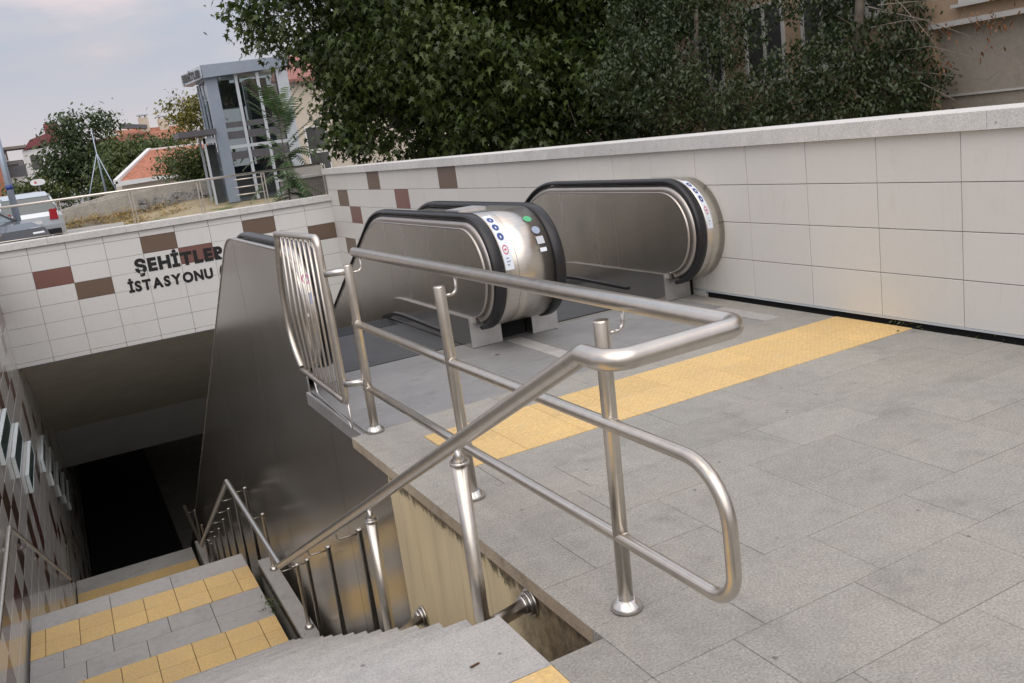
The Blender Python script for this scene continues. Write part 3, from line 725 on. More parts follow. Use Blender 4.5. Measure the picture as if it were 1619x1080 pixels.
# top trays between / outside the handrails
for root, a, b_ in ((eA, 2.835, 3.258), (eA, 1.375, 1.455), (eB, 4.69, 4.868)):
    m = MB(); p = [(y, z, ny, nz) for (y, z, ny, nz) in epath(.06, 90, n=1)][1:]; p[0] = (6.6, CZ+RO-.06, 0, 1)
    m.sweep_yz([(a, 0), (b_, 0), (b_, -.05), (a, -.05)], p, sm=False); m.build('top_deck', M['panel'], root)
bx('junction_box', M['plate'], (2.86, 3.1, 6.72, 6.98, 1.0, 1.045), eA)
m = MB(); m.box(2.955, 3.225, 6.55, 6.6, -.3, .2); m.build('newel_shade_fill', M['dark'], eA)  # near-black fill standing in for shade between the two newel bases
m = MB(); m.box(4.803, 4.866, 6.46, 6.5, -.3, .22); m.build('newel_shade_fill', M['dark'], eB)  # near-black fill standing in for shade between base plate and wall
# outer cladding towards the stairs
XC = 1.362
top = [(y, z) for y, z, _, _ in epath(.03, 180)]
poly = top+[(25.5, -11), (4.58, -8), (4.58, -.075), (5.03, -.075), (5.04, -.012), (6.41, -.012), (6.0, .2)]
poly = [p for p in poly]
m = MB(); m.prism_x([(5.96, .59)]+top[1:]+[(25.5, -11), (4.58, -8), (4.58, -.075), (5.03, -.075), (5.04, -.012), (6.35, -.012), (6.35, .145), (6.15, .22), (6.02, .37)], XC, XC+.012)
cl = m.build('outer_cladding', M['clad'], eA)
m = MB()
for yy in (5.9, 8.3, 10.7, 13.1, 15.5):
    zt = -.02 if yy < 6.4 else (1.0 if yy < 8.2 else 1.0-(yy-8.4)*.577-.05)
    m.box(XC-.0006, XC, yy, yy+.003, -8, zt)
m.build('cladding_joint', M['alu_dark'], eA)
m = MB(); m.sweep_yz([(XC-.006, .002), (XC+.03, .002), (XC+.03, -.012), (XC-.006, -.012)], epath(.03, 180)); m.build('cladding_cap', M['panel'], eA)
m = MB(); m.box(XC-.012, XC+.02, 5.04, 6.4, -.11, -.02); m.build('kerb_strip', M['plate'], eA)

# ================================================================== RAILINGS
rl = thing('stair_railing', 'brushed steel railing on the paving edge, its top rail turning down the stairs', 'railing', (1.425, 3.4, 0))
def rp(m_, name, mat, parent=rl):
    o = m_.build(name, mat, parent); o.location = (-rl.location.x, -rl.location.y, 0); return o
posts = [((1.428, 2.41), (1.452, 2.41)), ((1.437, 3.675), (1.421, 3.67)), ((1.415, 5.02), (1.419, 5.02))]
for (b0, t0) in posts:
    m = MB(); m.tube([(b0[0], b0[1], 0), (t0[0], t0[1], .985), (t0[0], t0[1], .992)], [.0255, .0255, .0235], 20); rp(m, 'post', M['rail'])
    m = MB(); m.tube([(b0[0], b0[1], z) for z in (.002, .012, .02, .034, .04)], [.054, .054, .05, .036, .03], 24); rp(m, 'base_flange', M['rail_shiny'])
    m = MB(); m.tube(fillet([(t0[0]+.02, t0[1], .945), (t0[0]+.075, t0[1]-.004, .945), (t0[0]+.08, t0[1]-.004, 1.035)], .028, 6), .007, 10); rp(m, 'rail_bracket', M['rail_shiny'])
m = MB(); m.tube(fillet([(1.50, 5.12, 1.045), (1.50, 1.80, 1.045), (1.085, 1.775, 1.045), (1.085, 1.905, 1.045), (1.085, 7.45, -1.70), (1.085, 10.02, -1.70), (1.085, 15.75, -4.55), (1.085, 17.9, -4.55)], [.06, .095, .03, .03, .03, .03], 8), .0275, 22)
rp(m, 'top_rail', M['rail'])
m = MB(); m.tube([(1.425, 5.02, .645), (1.425, 3.67, .649), (1.43, 2.41, .657)]+fillet([(1.43, 2.40, .657), (1.43, 1.83, .66), (1.43, 1.83, .262), (1.43, 2.40, .262)], [.17, .10], 9)+[(1.43, 2.41, .262), (1.425, 3.67, .258), (1.425, 5.02, .262)], .0215, 18); rp(m, 'lower_rails', M['rail'])
# joint rings where rails meet the posts
for (b0, t0) in posts:
    for z in (.262, .652):
        xx_ = b0[0]+(t0[0]-b0[0])*z
        for s_ in (-1, 1): m = MB(); m.tube([(xx_, b0[1]+s_*.02, z), (xx_, b0[1]+s_*.036, z)], [.0245, .0222], 18); rp(m, 'weld_ring', M['rail'])
# grille
GX = 1.30
m = MB()
gout = fillet([(GX, 5.11, .215), (GX, 5.11, 1.165), (GX, 6.13, 1.15)], .06, 6)+[(GX, 6.10, 1.10), (GX, 6.05, .98), (GX, 6.02, .86), (GX, 5.96, .66), (GX, 5.93, .45), (GX, 5.96, .23)]
def catm(P, n=5):
    P = [Vector(p) for p in P]; o_ = []
    for i in range(len(P)-1):
        a, b_, c_, d_ = P[max(i-1, 0)], P[i], P[i+1], P[min(i+2, len(P)-1)]
        for k in range(n):
            t = k/n; o_.append(.5*((2*b_)+(c_-a)*t+(2*a-5*b_+4*c_-d_)*t*t+(3*b_-a-3*c_+d_)*t**3))
    o_.append(P[-1]); return o_
gpts = [(GX, 6.13, .225), (GX, 6.24, .32), (GX, 6.31, .44), (GX, 6.325, .6), (GX, 6.31, .76), (GX, 6.27, .88), (GX, 6.215, 1.0), (GX, 6.165, 1.10)]
gl_ = catm(gpts, 5)+fillet([(GX, 6.155, 1.145), (GX, 5.12, 1.16), (GX, 5.11, .19), (GX, 6.13, .212)], [.055, .04], 7)
m.tube(gl_, .0205, 16); gf = rp(m, 'grille_frame', M['rail'])
def gback(z):   # y of the curved far side at height z
    for (a, b_) in zip(gpts, gpts[1:]):
        if a[2] <= z <= b_[2]: return a[1]+(b_[1]-a[1])*(z-a[2])/(b_[2]-a[2])
    return 6.1
for k in range(8):
    y = 5.225+k*.115
    top_z = 1.145; m = MB(); yb = y*1.0
    m.tube([(GX, y+.0, .22), (GX, y+.10*(k/7)**2, .62), (GX, y+.0*(k/7), 1.14)], .0075, 10)
    o = m.build('grille_bar', M['rail'], gf)
for (z, y) in ((.955, 5.04), (.305, 5.04)):
    m = MB(); m.tube([(1.42, 5.02, z), (GX+.0, 5.09, z)], .02, 14); rp(m, 'grille_stub', M['rail_shiny'])
m = MB(); m.tube(fillet([(GX+.01, 5.9, .22), (GX+.01, 5.86, .09), (GX+.01, 5.16, .05), (GX+.01, 5.12, .0), (GX+.01, 5.12, .18)], .05, 5), .006, 8); rp(m, 'grille_hoop', M['rail_shiny'])
def ring_x(m_, y, z, segs):
    for (a, b_, r) in segs: m_.tube([(a, y, z), (b_, y, z)], r, 26)
def ring_z(m_, x, y, segs):
    for (a, b_, r) in segs: m_.tube([(x, y, a), (x, y, b_)], r, 26)
# big posts bolted to the plaster wall
for (y, zt, zb) in ((2.86, .50, -.16), (4.2, -.175, -.86)):
    m = MB(); yw_ = y+.07 if y < 3 else y+.15
    m.tube(fillet([(1.085, y, zt), (1.085, y+.01, zb), (1.30, yw_, zb)], .06, 8), .0275, 20); rp(m, 'wall_post', M['rail'])
    m = MB(); ring_x(m, yw_, zb, [(1.3195, 1.306, .057), (1.3061, 1.290, .047), (1.2901, 1.272, .036)]); rp(m, 'wall_flange', M['rail_shiny'])
    m = MB(); ring_z(m, 1.085, y, [(zt-.008, zt+.004, .035)]); m.tube([(1.085, y, zt+.004), (1.085, y, zt+.03), (1.085, y, zt+.07)], [.031, .014, .012], 20); rp(m, 'post_collar', M['rail_shiny'])
# balusters beside the stairs
def baluster(y, zt, zb, r=.018):
    m = MB(); m.tube([(1.235, y, zb), (1.235, y, zt-.01), (1.235, y, zt-.008), (1.235, y, zt)], [r, r, r+.007, r*.7], 14); o = rp(m, 'baluster', M['rail'])
    m = MB(); m.tube(fillet([(1.225, y, zt-.03), (1.095, y, zt-.03), (1.088, y, zt+.05)], .02, 4), .0055, 8); rp(m, 'rod_bracket', M['rail_shiny'])
    return o
for (y, zt) in ((5.1, -.585), (6.09, -1.065), (7.0, -1.515), (7.52, -1.76), (8.93, -1.76), (9.85, -1.76)):
    zb = -2.375 if 7.2 < y < 9.3 else -3.4
    baluster(y, zt, zb)
    if 7.2 < y < 9.3:
        m = MB(); m.tube([(1.235, y, z) for z in (-2.374, -2.364, -2.355, -2.34)], [.042, .042, .036, .024], 18); rp(m, 'base_flange', M['rail_shiny'])
for k in range(6):
    y = 10.92+.94*k; baluster(y, -1.76-.4983*(y-10.05)-.0, -6.2)
for (y) in (15.95, 16.8, 17.7): baluster(y, -4.6, -5.4)
# left wall handrail
hl = thing('wall_handrail', 'thin steel handrail fixed along the glossy tiled wall left of the stairs', 'handrail', (-1.0, 9, -1.5))
m = MB(); m.tube(fillet([(0, -7, 1.9), (0, -1.75, 0), (0, .82, 0), (0, 7.3, -3.2), (0, 9.7, -3.2), (0, 13, -4.85)], .03, 4), .021, 16); hr_ = m.build('rail', M['rail'], hl)
for y in (-.9, .4, 1.9, 3.1, 4.9, 6.4, 7.9, 9.2):
    z = 0 if y < .82 else (-(y-.82)*.4938 if y < 7.3 else -3.2)
    m = MB(); m.tube([(-.05, y, z-.075), (-.012, y, z-.075), (0, y, z-.05), (0, y, z-.02)], .007, 8); m.tube([(-.05, y, z-.075), (-.042, y, z-.075)], .03, 14); m.build('bracket', M['rail_shiny'], hl)
# rail on top of the portal wall
sr = thing('parapet_railing', 'slim steel railing standing on the coping above the tunnel mouth, street behind', 'railing', (2, 17.75, .865))
m = MB(); m.tube([(-3.4, 0, .60), (2.82, 0, .60)], .022, 12); m.build('top_rail', M['rail'], sr)
for k in range(6):
    x = -3.0+1.165*k+.01*k
    m = MB(); m.box(x-.035, x-.02, -.02, .02, 0, .58); m.box(x+.02, x+.035, -.02, .02, 0, .58); m.tube([(x, 0, .54), (x, 0, .6)], .01, 8); m.box(x-.05, x+.05, -.03, .03, .002, .01)
    m.build('post', M['rail'], sr)
m = MB()
for z in (.035,): m.tube([(-3.4, 0, z), (-1.85, 0, z)], .008, 6)
m.build('lower_bar', M['rail'], sr)

# ================================================================== FOLIAGE
def leaf_cloud(name, mat, blobs, n, size, parent=None, seed=1, droop=.35, lobes=True, shell=.45, flat=.8, kind=None, gaps=False):
    r = np.random.default_rng(seed); w_ = np.array([b[3]**2.2 for b in blobs]); w_ /= w_.sum()
    B = np.array(blobs, float); idx = r.choice(len(blobs), n, p=w_)
    d = r.normal(size=(n, 3)); d /= np.linalg.norm(d, axis=1)[:, None]
    rad = (shell+(1-shell)*r.random(n)**.6)
    # clump noise: pull leaves towards twig centres
    nc = max(8, n//34); n0 = int(nc*(1.45 if gaps else 1)); cidx = r.choice(len(blobs), n0, p=w_); cd = r.normal(size=(n0, 3)); cd /= np.linalg.norm(cd, axis=1)[:, None]
    cpos = B[cidx, :3]+cd*(B[cidx, 3]*(shell+(1-shell)*r.random(n0)**.5)*1.05)[:, None]*np.array([1, 1, flat])
    if gaps:     # foliage grows in bough-sized masses with hollows between them
        f = np.sin(2.3*cpos[:, 0]+1.3+.9*cpos[:, 2])+np.sin(3.1*cpos[:, 2]+.7*cpos[:, 0])+np.sin(2.2*cpos[:, 1]-1.1*cpos[:, 2])+.35*r.normal(size=n0)
        order = np.argsort(-f)[:nc]; cpos = cpos[order]
    else: cpos = cpos[:nc]
    pick = r.integers(0, nc, n); pos = cpos[pick]+r.normal(size=(n, 3))*np.array([1, 1, .75])*size*1.6
    if lobes:
        base = np.array([(0,0),(.34,.02),(.17,.20),(.50,.48),(.20,.46),(.13,.62),(0,1.1),(-.13,.62),(-.20,.46),(-.50,.48),(-.17,.20),(-.34,.02)])
        tris = [(0,1,2),(0,2,4),(2,3,4),(0,4,5),(0,5,7),(5,6,7),(0,7,8),(0,8,10),(8,9,10),(0,10,11)]
    else:
        base = np.array([(0,0),(.2,.3),(.17,.65),(0,1.0),(-.17,.65),(-.2,.3)]); tris = [(0,1,5),(1,2,5),(2,4,5),(2,3,4)]
    k = len(base); ang = r.random(n)*2*np.pi
    t = np.stack([np.cos(ang), np.sin(ang), -droop-.5*r.random(n)+.25*r.normal(size=n)], 1); t /= np.linalg.norm(t, axis=1)[:, None]
    up_ = r.normal(size=(n, 3))*.55+np.array([0, 0, 1.0]); s = np.cross(t, up_); s /= np.linalg.norm(s, axis=1)[:, None]
    nn = np.cross(s, t); sz = size*(.45+1.0*r.random(n))
    curl = -.18*(base[:, 1]**2+base[:, 0]**2)
    V = pos[:, None, :]+sz[:, None, None]*(base[None, :, 0, None]*s[:, None, :]+base[None, :, 1, None]*t[:, None, :]+curl[None, :, None]*nn[:, None, :])
    V = V.reshape(-1, 3); T = np.array(tris); F = (np.arange(n)[:, None, None]*k+T[None]).reshape(-1)
    me = bpy.data.meshes.new(name); me.vertices.add(len(V)); me.vertices.foreach_set('co', V.astype(np.float32).ravel())
    nf = len(F)//3; me.loops.add(len(F)); me.loops.foreach_set('vertex_index', F.astype(np.int32)); me.polygons.add(nf)
    me.polygons.foreach_set('loop_start', np.arange(0, len(F), 3, dtype=np.int32)); me.polygons.foreach_set('loop_total', np.full(nf, 3, dtype=np.int32))
    at = me.attributes.new('shade', 'FLOAT', 'POINT'); sh_ = np.repeat(r.random(n), k); at.data.foreach_set('value', sh_.astype(np.float32))
    me.update(); me.validate(); me.materials.append(mat)
    o = bpy.data.objects.new(name, me); COL.objects.link(o)
    if parent: o.parent = parent; o.location = -parent.location
    if kind: o['kind'] = kind
    return o, cpos
def branches(name, mat, root_pts, targets, r0, parent, seed=3, rt_=.008):
    r = random.Random(seed); m = MB()
    for tg in targets:
        a = Vector(r.choice(root_pts)); b_ = Vector(tg); mid = (a+b_)/2+Vector((r.uniform(-.3, .3), r.uniform(-.3, .3), r.uniform(0, .4)))*((b_-a).length*.3)
        q1 = (a*.7+mid*.3); m.tube([a, (a+mid)/2+Vector((0, 0, .05)), mid, (mid+b_)/2+Vector((r.uniform(-.1, .1), r.uniform(-.1, .1), .03)), b_], [r0, r0*.7, r0*.5, r0*.3, rt_], 6, False)
    o = m.build(name, mat, parent)
    if parent: o.location = -parent.location
    return o
PLANE = [(4.53, 20, 4.62, 0.45), (4.84, 20, 4.18, 0.45), (5.25, 20, 4.6, 0.7), (5.75, 19.5, 3.75, 0.4), (5.3, 20, 3.75, 0.15), (5.85, 19.5, 4.36, 0.8), (5.75, 19, 3.0, 0.35), (5.62, 19, 2.4, 0.25), (5.95, 19, 2.35, 0.55), (6.1, 18.6, 2.9, .6), (5.75, 18.7, 2.05, .4), (6.2, 18.3, 1.75, .4), (6.5, 19, 3.62, 1.05), (5.75, 18.5, 1.78, 0.35), (6.29, 18, 2.39, 1.0), (6.46, 18, 1.81, 0.55), (7.05, 18, 3.67, 1.4), (7.3, 17.5, 2.24, 1.1), (7.69, 17, 3.48, 1.5), (7.69, 17, 1.73, 0.7), (8.15, 16.5, 2.67, 1.2), (8.59, 16, 3.61, 1.4), (8.46, 16, 1.82, 0.8), (9.11, 15.5, 2.47, 1.1), (9.69, 16, 3.54, 1.3), (10.51, 16, 3.12, 1.2), (8.97, 15, 1.57, 0.6), (10.0, 15, 1.99, 0.9), (8.1, 18, 5.06, 2.2), (9.74, 17, 5.02, 2.2), (6.55, 19, 5.09, 1.6), (11.25, 16, 4.28, 1.8),  # large high blobs: crown out of view, added to darken the interior
         (8.5, 19.5, 2.6, 1.6), (10.2, 18.5, 2.6, 1.6), (7.2, 20.5, 3.2, 1.5), (9.3, 18.5, 1.2, 1.0), (7.9, 19.0, 1.2, .9), (10.8, 17.2, 1.1, .9)]
pt = thing('plane_tree', 'large dark plane tree with lobed leaves hanging over the wall behind the escalators', 'tree', (9.6, 18.6, 0))
o, cp_ = leaf_cloud('crown', M['leaf_plane'], PLANE, 90000, .13, pt, 5, .6, True, .25, gaps=True)
m = MB(); m.tube([(0, 0, -.1), (.05, 0, 1.2), (-.1, .1, 2.6), (0, .1, 4.2), (.2, 0, 6)], [.26, .22, .18, .14, .08], 12); m.build('trunk', M['bark'], pt)
branches('limb', M['bark'], [(9.6, 18.6, 2.2), (9.55, 18.7, 3.2), (9.6, 18.6, 4.0)], [b[:3] for b in PLANE[:29]], .06, pt)
BUSH = [(9.42, 13.5, 2.22, 0.8), (9.66, 13, 1.73, 0.6), (10.4, 13.5, 2.56, 0.7), (10.21, 12.5, 1.83, 0.7), (10.42, 12, 1.46, 0.5), (10.98, 13, 2.66, 0.55), (10.99, 12, 1.81, 0.6), (11.47, 11.5, 1.81, 0.6), (11.02, 11.5, 1.36, 0.45), (11.61, 11, 1.35, 0.45), (10.88, 14, 3.46, 0.8), (11.74, 13, 3.24, 0.5), (10.02, 14, 3.19, 0.7)]
bt = thing('shrub_tree', 'dense dark green small leaved tree behind the wall, left of the bare twigs', 'tree', (10.6, 13.2, 0))
leaf_cloud('crown', M['leaf_bush'], BUSH, 19000, .082, bt, 8, .5, False)
m = MB(); m.tube([(0, 0, -.1), (.05, 0, 1.0), (-.1, .1, 2.2), (0, .1, 3.2)], [.12, .10, .07, .03], 10); m.build('trunk', M['bark'], bt)
branches('limb', M['twig'], [(10.6, 13.2, .6), (10.6, 13.2, 1.6)], [b[:3] for b in BUSH], .025, bt)
BUSH2 = [(12.06, 11.5, 2.26, 0.4), (12.34, 11, 1.78, 0.45), (12.17, 10.5, 1.35, 0.4), (12.51, 11, 2.35, 0.45), (12.9, 11, 2.61, 0.35), (12.6, 10.6, 1.42, 0.3), (12.0, 10.9, 1.2, .4), (12.35, 10.6, 1.15, .35), (11.7, 11.3, 1.6, .45), (12.4, 10.9, 1.9, .35), (12.75, 10.5, 1.5, .28), (12.7, 10.7, 2.0, .3), (12.6, 12.5, 3.09, 0.6), (13.0, 12, 3.07, 0.6), (12.75, 10.5, 2.14, 0.2), (11.6, 11.6, 2.3, .35)]
bt2 = thing('shrub_tree', 'dark leafy tree in front of the salmon facade, with bare twigs to its right', 'tree', (12.3, 11.3, 0))
leaf_cloud('crown', M['leaf_bush'], BUSH2, 8500, .085, bt2, 9, .6, False)
m = MB(); m.tube([(0, 0, -.1), (.05, 0, 1.0), (.02, .1, 2.2), (.2, .1, 3.6)], [.13, .11, .09, .05], 10); m.build('trunk', M['bark'], bt2)
branches('limb', M['bark'], [(12.3, 11.3, .9), (12.32, 11.3, 1.8)], [b[:3] for b in BUSH2], .03, bt2)
rb = random.Random(5); m = MB()
for k in range(17):
    a = Vector((12.4+rb.uniform(-.1, .1), 11.1+rb.uniform(-.2, .2), rb.uniform(1.4, 3.6))); b_ = a+Vector((rb.uniform(-.1, .6), rb.uniform(-1.9, -.3), rb.uniform(-1.9, .6)))
    mid = (a+b_)/2+Vector((0, 0, rb.uniform(.0, .35))); m.tube([a, mid, b_], [.013, .008, .003], 5, False)
    for j in range(3):
        c_ = mid.lerp(b_, rb.random()); m.tube([c_, c_+Vector((rb.uniform(-.1, .1), rb.uniform(-.4, .3), rb.uniform(-.5, .15)))], [.004, .0015], 4, False)
o = m.build('bare_twig', M['twig'], bt2); o.location = -bt2.location
leaf_cloud('dead_leaves', M['leaf_dry'], [(12.7, 9.9, 2.2, .5), (12.8, 9.6, 1.9, .5), (12.9, 9.2, 2.4, .4)], 170, .07, bt2, 19, 1.2, False)
ns = thing('garden_shrub', 'low broad leaved shrub peeking over the coping by the grey rendered wall', 'shrub', (12.6, 10.1, -.05))
leaf_cloud('foliage', M['leaf_bush'], [(12.55, 10.2, .95, .25), (12.6, 10.5, .9, .3), (12.65, 9.9, .85, .2)], 420, .10, ns, 12, 0, False)
m = MB(); m.tube([(0, 0, 0), (0, .1, .6), (0, .1, .95)], [.02, .015, .008], 6); m.build('stem', M['bark'], ns)
# background hedge mass low behind the wall
hd = thing('hedge', 'dark hedge filling the gap under the trees behind the tiled wall', 'hedge', (9.5, 14.5, 0))
leaf_cloud('foliage', M['leaf_bush'], [(8+.55*k, 16.4-.62*k, .95, .75) for k in range(9)]+[(8.6+.55*k, 17.2-.62*k, 1.6, .8) for k in range(5)], 9000, .12, hd, 21, .3, False)
# frond plant by the portal
fp = thing('ailanthus_plant', 'young feathery leaved plant growing behind the parapet railing', 'plant', (4.25, 18.35, .1))
rf = random.Random(4); mst = MB(); mst.tube([(0, 0, 0), (.02, 0, .8), (.08, .05, 1.5), (.1, .05, 2.5)], [.022, .018, .012, .006], 8); mst.build('stem', M['bark'], fp)
for k in range(60):
    h = rf.uniform(.55, 2.4); az = rf.uniform(0, 6.28); ln = rf.uniform(.45, .85)*(1.15-.28*abs(h-1.2)); rise = (h-.6)*.75
    base = Vector((.08*h*.8, .02, h)); dirh = Vector((math.cos(az), math.sin(az)*.7, 0)); pts = []
    for j in range(9):
        t = j/8; pts.append(base+dirh*ln*t+Vector((0, 0, ln*(rise*t-.75*t*t*(1.0 if h < 1.6 else .3)))))
    m = MB(); m.tube(pts, [.006-.0005*j for j in range(9)], 5, False, 1)
    for j in range(1, 15):
        t = j/14*8; i0 = min(int(t), 7); p = pts[i0].lerp(pts[i0+1], t-i0); tg = (pts[i0+1]-pts[i0]).normalized(); sd_ = tg.cross(Vector((0, 0, 1))).normalized()
        for s_ in (-1, 1):
            L_ = .155*(1-.5*abs(j/14-.4)); dr = (sd_*s_+tg*.45+Vector((0, 0, -.22-.2*rf.random()))).normalized(); w0 = tg*.016
            m.add([p-w0, p+w0, p+dr*L_*.55+w0*.9, p+dr*L_, p+dr*L_*.55-w0*.9], [(0, 1, 2, 3, 4)])
    o = m.build('frond', [M['leaf_ail'], M['twig']], fp)
    at = o.data.attributes.new('shade', 'FLOAT', 'POINT'); at.data.foreach_set('value', np.random.default_rng(k).random(len(o.data.vertices)).astype(np.float32))
# weed in the landing crack
wd = thing('weed', 'tiny green weed in the crack beside the landing kerb', 'plant', (1.075, 8.35, -2.5))
leaf_cloud('leaves', M['leaf_mid'], [(1.09, 8.35, -2.44, .035)], 60, .035, wd, 2, 0, False)
m = MB(); m.tube([(0, 0, 0), (.01, 0, .05)], .003, 5); m.build('stem', M['leaf_mid'], wd)
wl = struct('weeds_under_wall'); wl['kind'] = 'stuff'
leaf_cloud('weed_leaves', M['leaf_mid'], [(4.88, 3.2+.13*k, -.01, .03) for k in range(10)], 150, .03, wl, 3, 0, False)

# ================================================================== BACKGROUND
def tree(label, blobs, mat, n, size, x, y, h, seed, group='trees beyond the street'):
    t = thing('tree', label, 'tree', (x, y, .1), group=group); leaf_cloud('crown', mat, blobs, n, size, t, seed, .3, False, .4)
    m = MB(); m.tube([(0, 0, 0), (.1, 0, h*.4), (0, 0, h)], [.2, .15, .05], 8); m.build('trunk', M['bark'], t)
    branches('limb', M['bark'], [(x, y, h*.5+.1)], [b[:3] for b in blobs], .05, t)
tree('tall dark tree left of the wire tripod mast, its thin top against the sky', [(2.39, 60, 4.9, 1.0), (3.63, 60, 4.99, 0.8), (1.75, 60, 3.4, 1.5), (2.59, 60, 2.56, 1.8), (0.86, 60, 2.43, 1.1), (3.88, 62, 3.19, 1.2)], M['leaf_dark'], 9000, .26, 2.4, 60.5, 4, 31)
tree('low bush tree just behind the silver car and white oval sign', [(-.26, 58, 1.7, .9), (-1.2, 58, 1.6, .8), (.6, 58, 1.4, .8)], M['leaf_mid'], 2500, .22, -.3, 58.5, 1.6, 32)
tree('round mid green tree behind the tripod mast', [(4.56, 55, 3.0, 1.1), (5.72, 55, 3.15, .9), (4.71, 54, 2.48, 1.6), (3.29, 54, 1.83, 1.2), (6.86, 56, 3.3, 0.7), (3.83, 55, 2.9, 0.8), (6.4, 55, 2.6, 1.1)], M['leaf_mid'], 10000, .22, 4.8, 55, 3, 33)
tree('sparse yellowing tree beside the lift tower roof', [(7.12, 50, 4.74, 0.9), (7.61, 50, 4.05, 0.8), (6.67, 50, 4.01, 0.6), (8.1, 50, 4.8, 0.6), (7.4, 50, 3.2, .6)], M['leaf_yel'], 2300, .2, 7.3, 50, 4, 34)
tree('bushy green tree between the small tiled house and the lift tower', [(5.32, 40, 2.26, 0.7), (5.75, 40, 1.9, 0.7), (4.8, 41, 2.1, 0.5), (6.21, 40, 2.1, 0.6), (5.42, 40, 1.48, 0.5), (6.1, 40, 1.3, .5)], M['leaf_mid'], 4500, .16, 5.6, 40.4, 1.8, 35)
# stone retaining wall with dry bank
sw = thing('retaining_wall', 'old grey rendered wall with rubble showing, beyond the street railing', 'wall', (4, 38.5, 0))
m = MB(); m.add([(-4.2, 0, 0), (5.0, -.6, 0), (5.0, -.6, 1.32), (1.0, -.3, 1.36), (-1.5, -.1, 1.3), (-4.2, 0, .82), (-4.2, .5, 0), (5.0, .5, 0), (5.0, .5, 1.32), (1, .5, 1.36), (-1.5, .5, 1.3), (-4.2, .5, .82)],
     [(0,1,2,3,4,5), (11,10,9,8,7,6), (5,4,10,11), (4,3,9,10), (3,2,8,9), (1,7,8,2), (0,5,11,6)]); m.build('wall_face', M['render_old'], sw)
m = MB(); rs = random.Random(3)
for k in range(260):
    x = rs.uniform(-.8, 4.6); z = rs.uniform(.35, .95)+(.1 if x > 2 else 0); s_ = rs.uniform(.05, .13); y = -.22-.05*x
    v = [(x+rs.uniform(-.3, .3)*s_+a*s_, y-.05+b_*.12+rs.uniform(-.02, .02), z+c_*s_*.7+rs.uniform(-.2, .2)*s_) for (a, b_, c_) in ((-1,-1,-1),(1,-1,-1),(1,1,-1),(-1,1,-1),(-1,-1,1),(1,-1,1),(1,1,1),(-1,1,1))]
    m.hexa(v)
m.build('rubble', M['rock'], sw, kind='stuff')
bank = struct('dry_bank')
m = MB(); m.add([(.6, 38.6, .1), (1.6, 36.2, .12), (5, 34.8, .15), (9.4, 35.4, .15), (9.4, 38.1, .62), (5, 38.1, .62), (2.5, 38.3, .5), (.4, 38.4, .42)], [(0,1,2,3,4,5,6,7)]); m.build('bank_soil', M['soil'], bank)
gg, _ = leaf_cloud('dry_grass', M['drygrass'], [(.6+.3*k, 38.0-.05*(k % 3), .36+.03*(k % 4), .16) for k in range(29)]+[(2+.45*k, 36.6, .2, .2) for k in range(15)], 6000, .08, None, 41, -1.2, False); gg['kind'] = 'stuff'
kb3 = struct('street_kerb'); m = MB(); m.box(-.5, 2.3, 36.0, 36.15, .1, .24); m.build('kerb_stone', M['coping'], kb3)
m = MB(); m.box(-.5, 2.2, 36.15, 38.4, .1, .2); m.build('pavement', M['slab'], kb3)
# lift tower
tw = thing('lift_tower', 'glass and aluminium lift tower with flat overhanging roof behind the parapet', 'tower', (6.1, 36, .35))
m = MB(); m.add([(-.1, -.3, 4.55), (3.15, -.1, 4.72), (3.15, 2.6, 4.72), (-.1, 2.4, 4.55), (-.12, -.3, 5.0), (3.15, -.1, 5.1), (3.15, 2.6, 5.1), (-.12, 2.4, 5.0)], [(0,3,2,1),(4,5,6,7),(0,1,5,4),(1,2,6,5),(2,3,7,6),(3,0,4,7)]); m.build('roof', M['alu'], tw)
m = MB(); m.add([(-.55, 1.9, 4.5), (-.13, -.32, 4.56), (-.13, -.32, 4.99), (-.55, 1.9, 4.9), (-.1, 2.39, 4.5), (-.1, 2.39, 4.9)], [(0, 1, 2, 3), (0, 3, 5, 4), (3, 2, 5), (0, 4, 1)]); fa = m.build('side_fascia', M['alu_w'], tw)
tl_ = bpy.data.objects.new('fascia_lettering', None); COL.objects.link(tl_); tl_.parent = tw; tl_.location = (-.56, 1.9, 4.55); tl_.rotation_euler = (0, 0, math.atan2(-2.22, .42))
_loc = tl_.location.copy(); letters([('ŞEHİTLER', _loc.x+.15, _loc.x+2.15, _loc.z+.06, .26, .04)], tl_, _loc.y-.02, M['black'])
m = MB(); m.box(0, .42, 0, .3, 0, 4.57); m.build('corner_column', M['alu'], tw)
m = MB(); m.box(2.62, 3.05, 0, .3, 0, 4.65); m.build('corner_column', M['alu_w'], tw)
for (x, wd_, z0) in ((1.05, .11, 0), (1.85, .11, 0)):
    m = MB(); m.box(x, x+wd_, 0, .12, z0, 4.6); m.build('mullion', M['alu_w'], tw)
for (z, h_, mt) in ((1.95, .12, 'alu_w'), (2.3, .28, 'alu_dark'), (1.55, .28, 'alu_dark'), (2.72, .2, 'alu_dark')):
    m = MB(); m.box(.42, 2.62, .02, .1, z, z+h_); m.build('transom', M[mt], tw)
m = MB(); m.box(.42, 2.62, .045, .055, 0, 4.6); m.build('glass_front', M['glass'], tw)
m = MB(); m.box(.03, .04, .3, 2.2, 2.7, 4.5); m.build('glass_side', M['glass'], tw)
for y in (.9, 1.6, 2.15): m = MB(); m.box(0, .08, y, y+.1, 0, 4.5); m.build('mullion', M['alu'], tw)
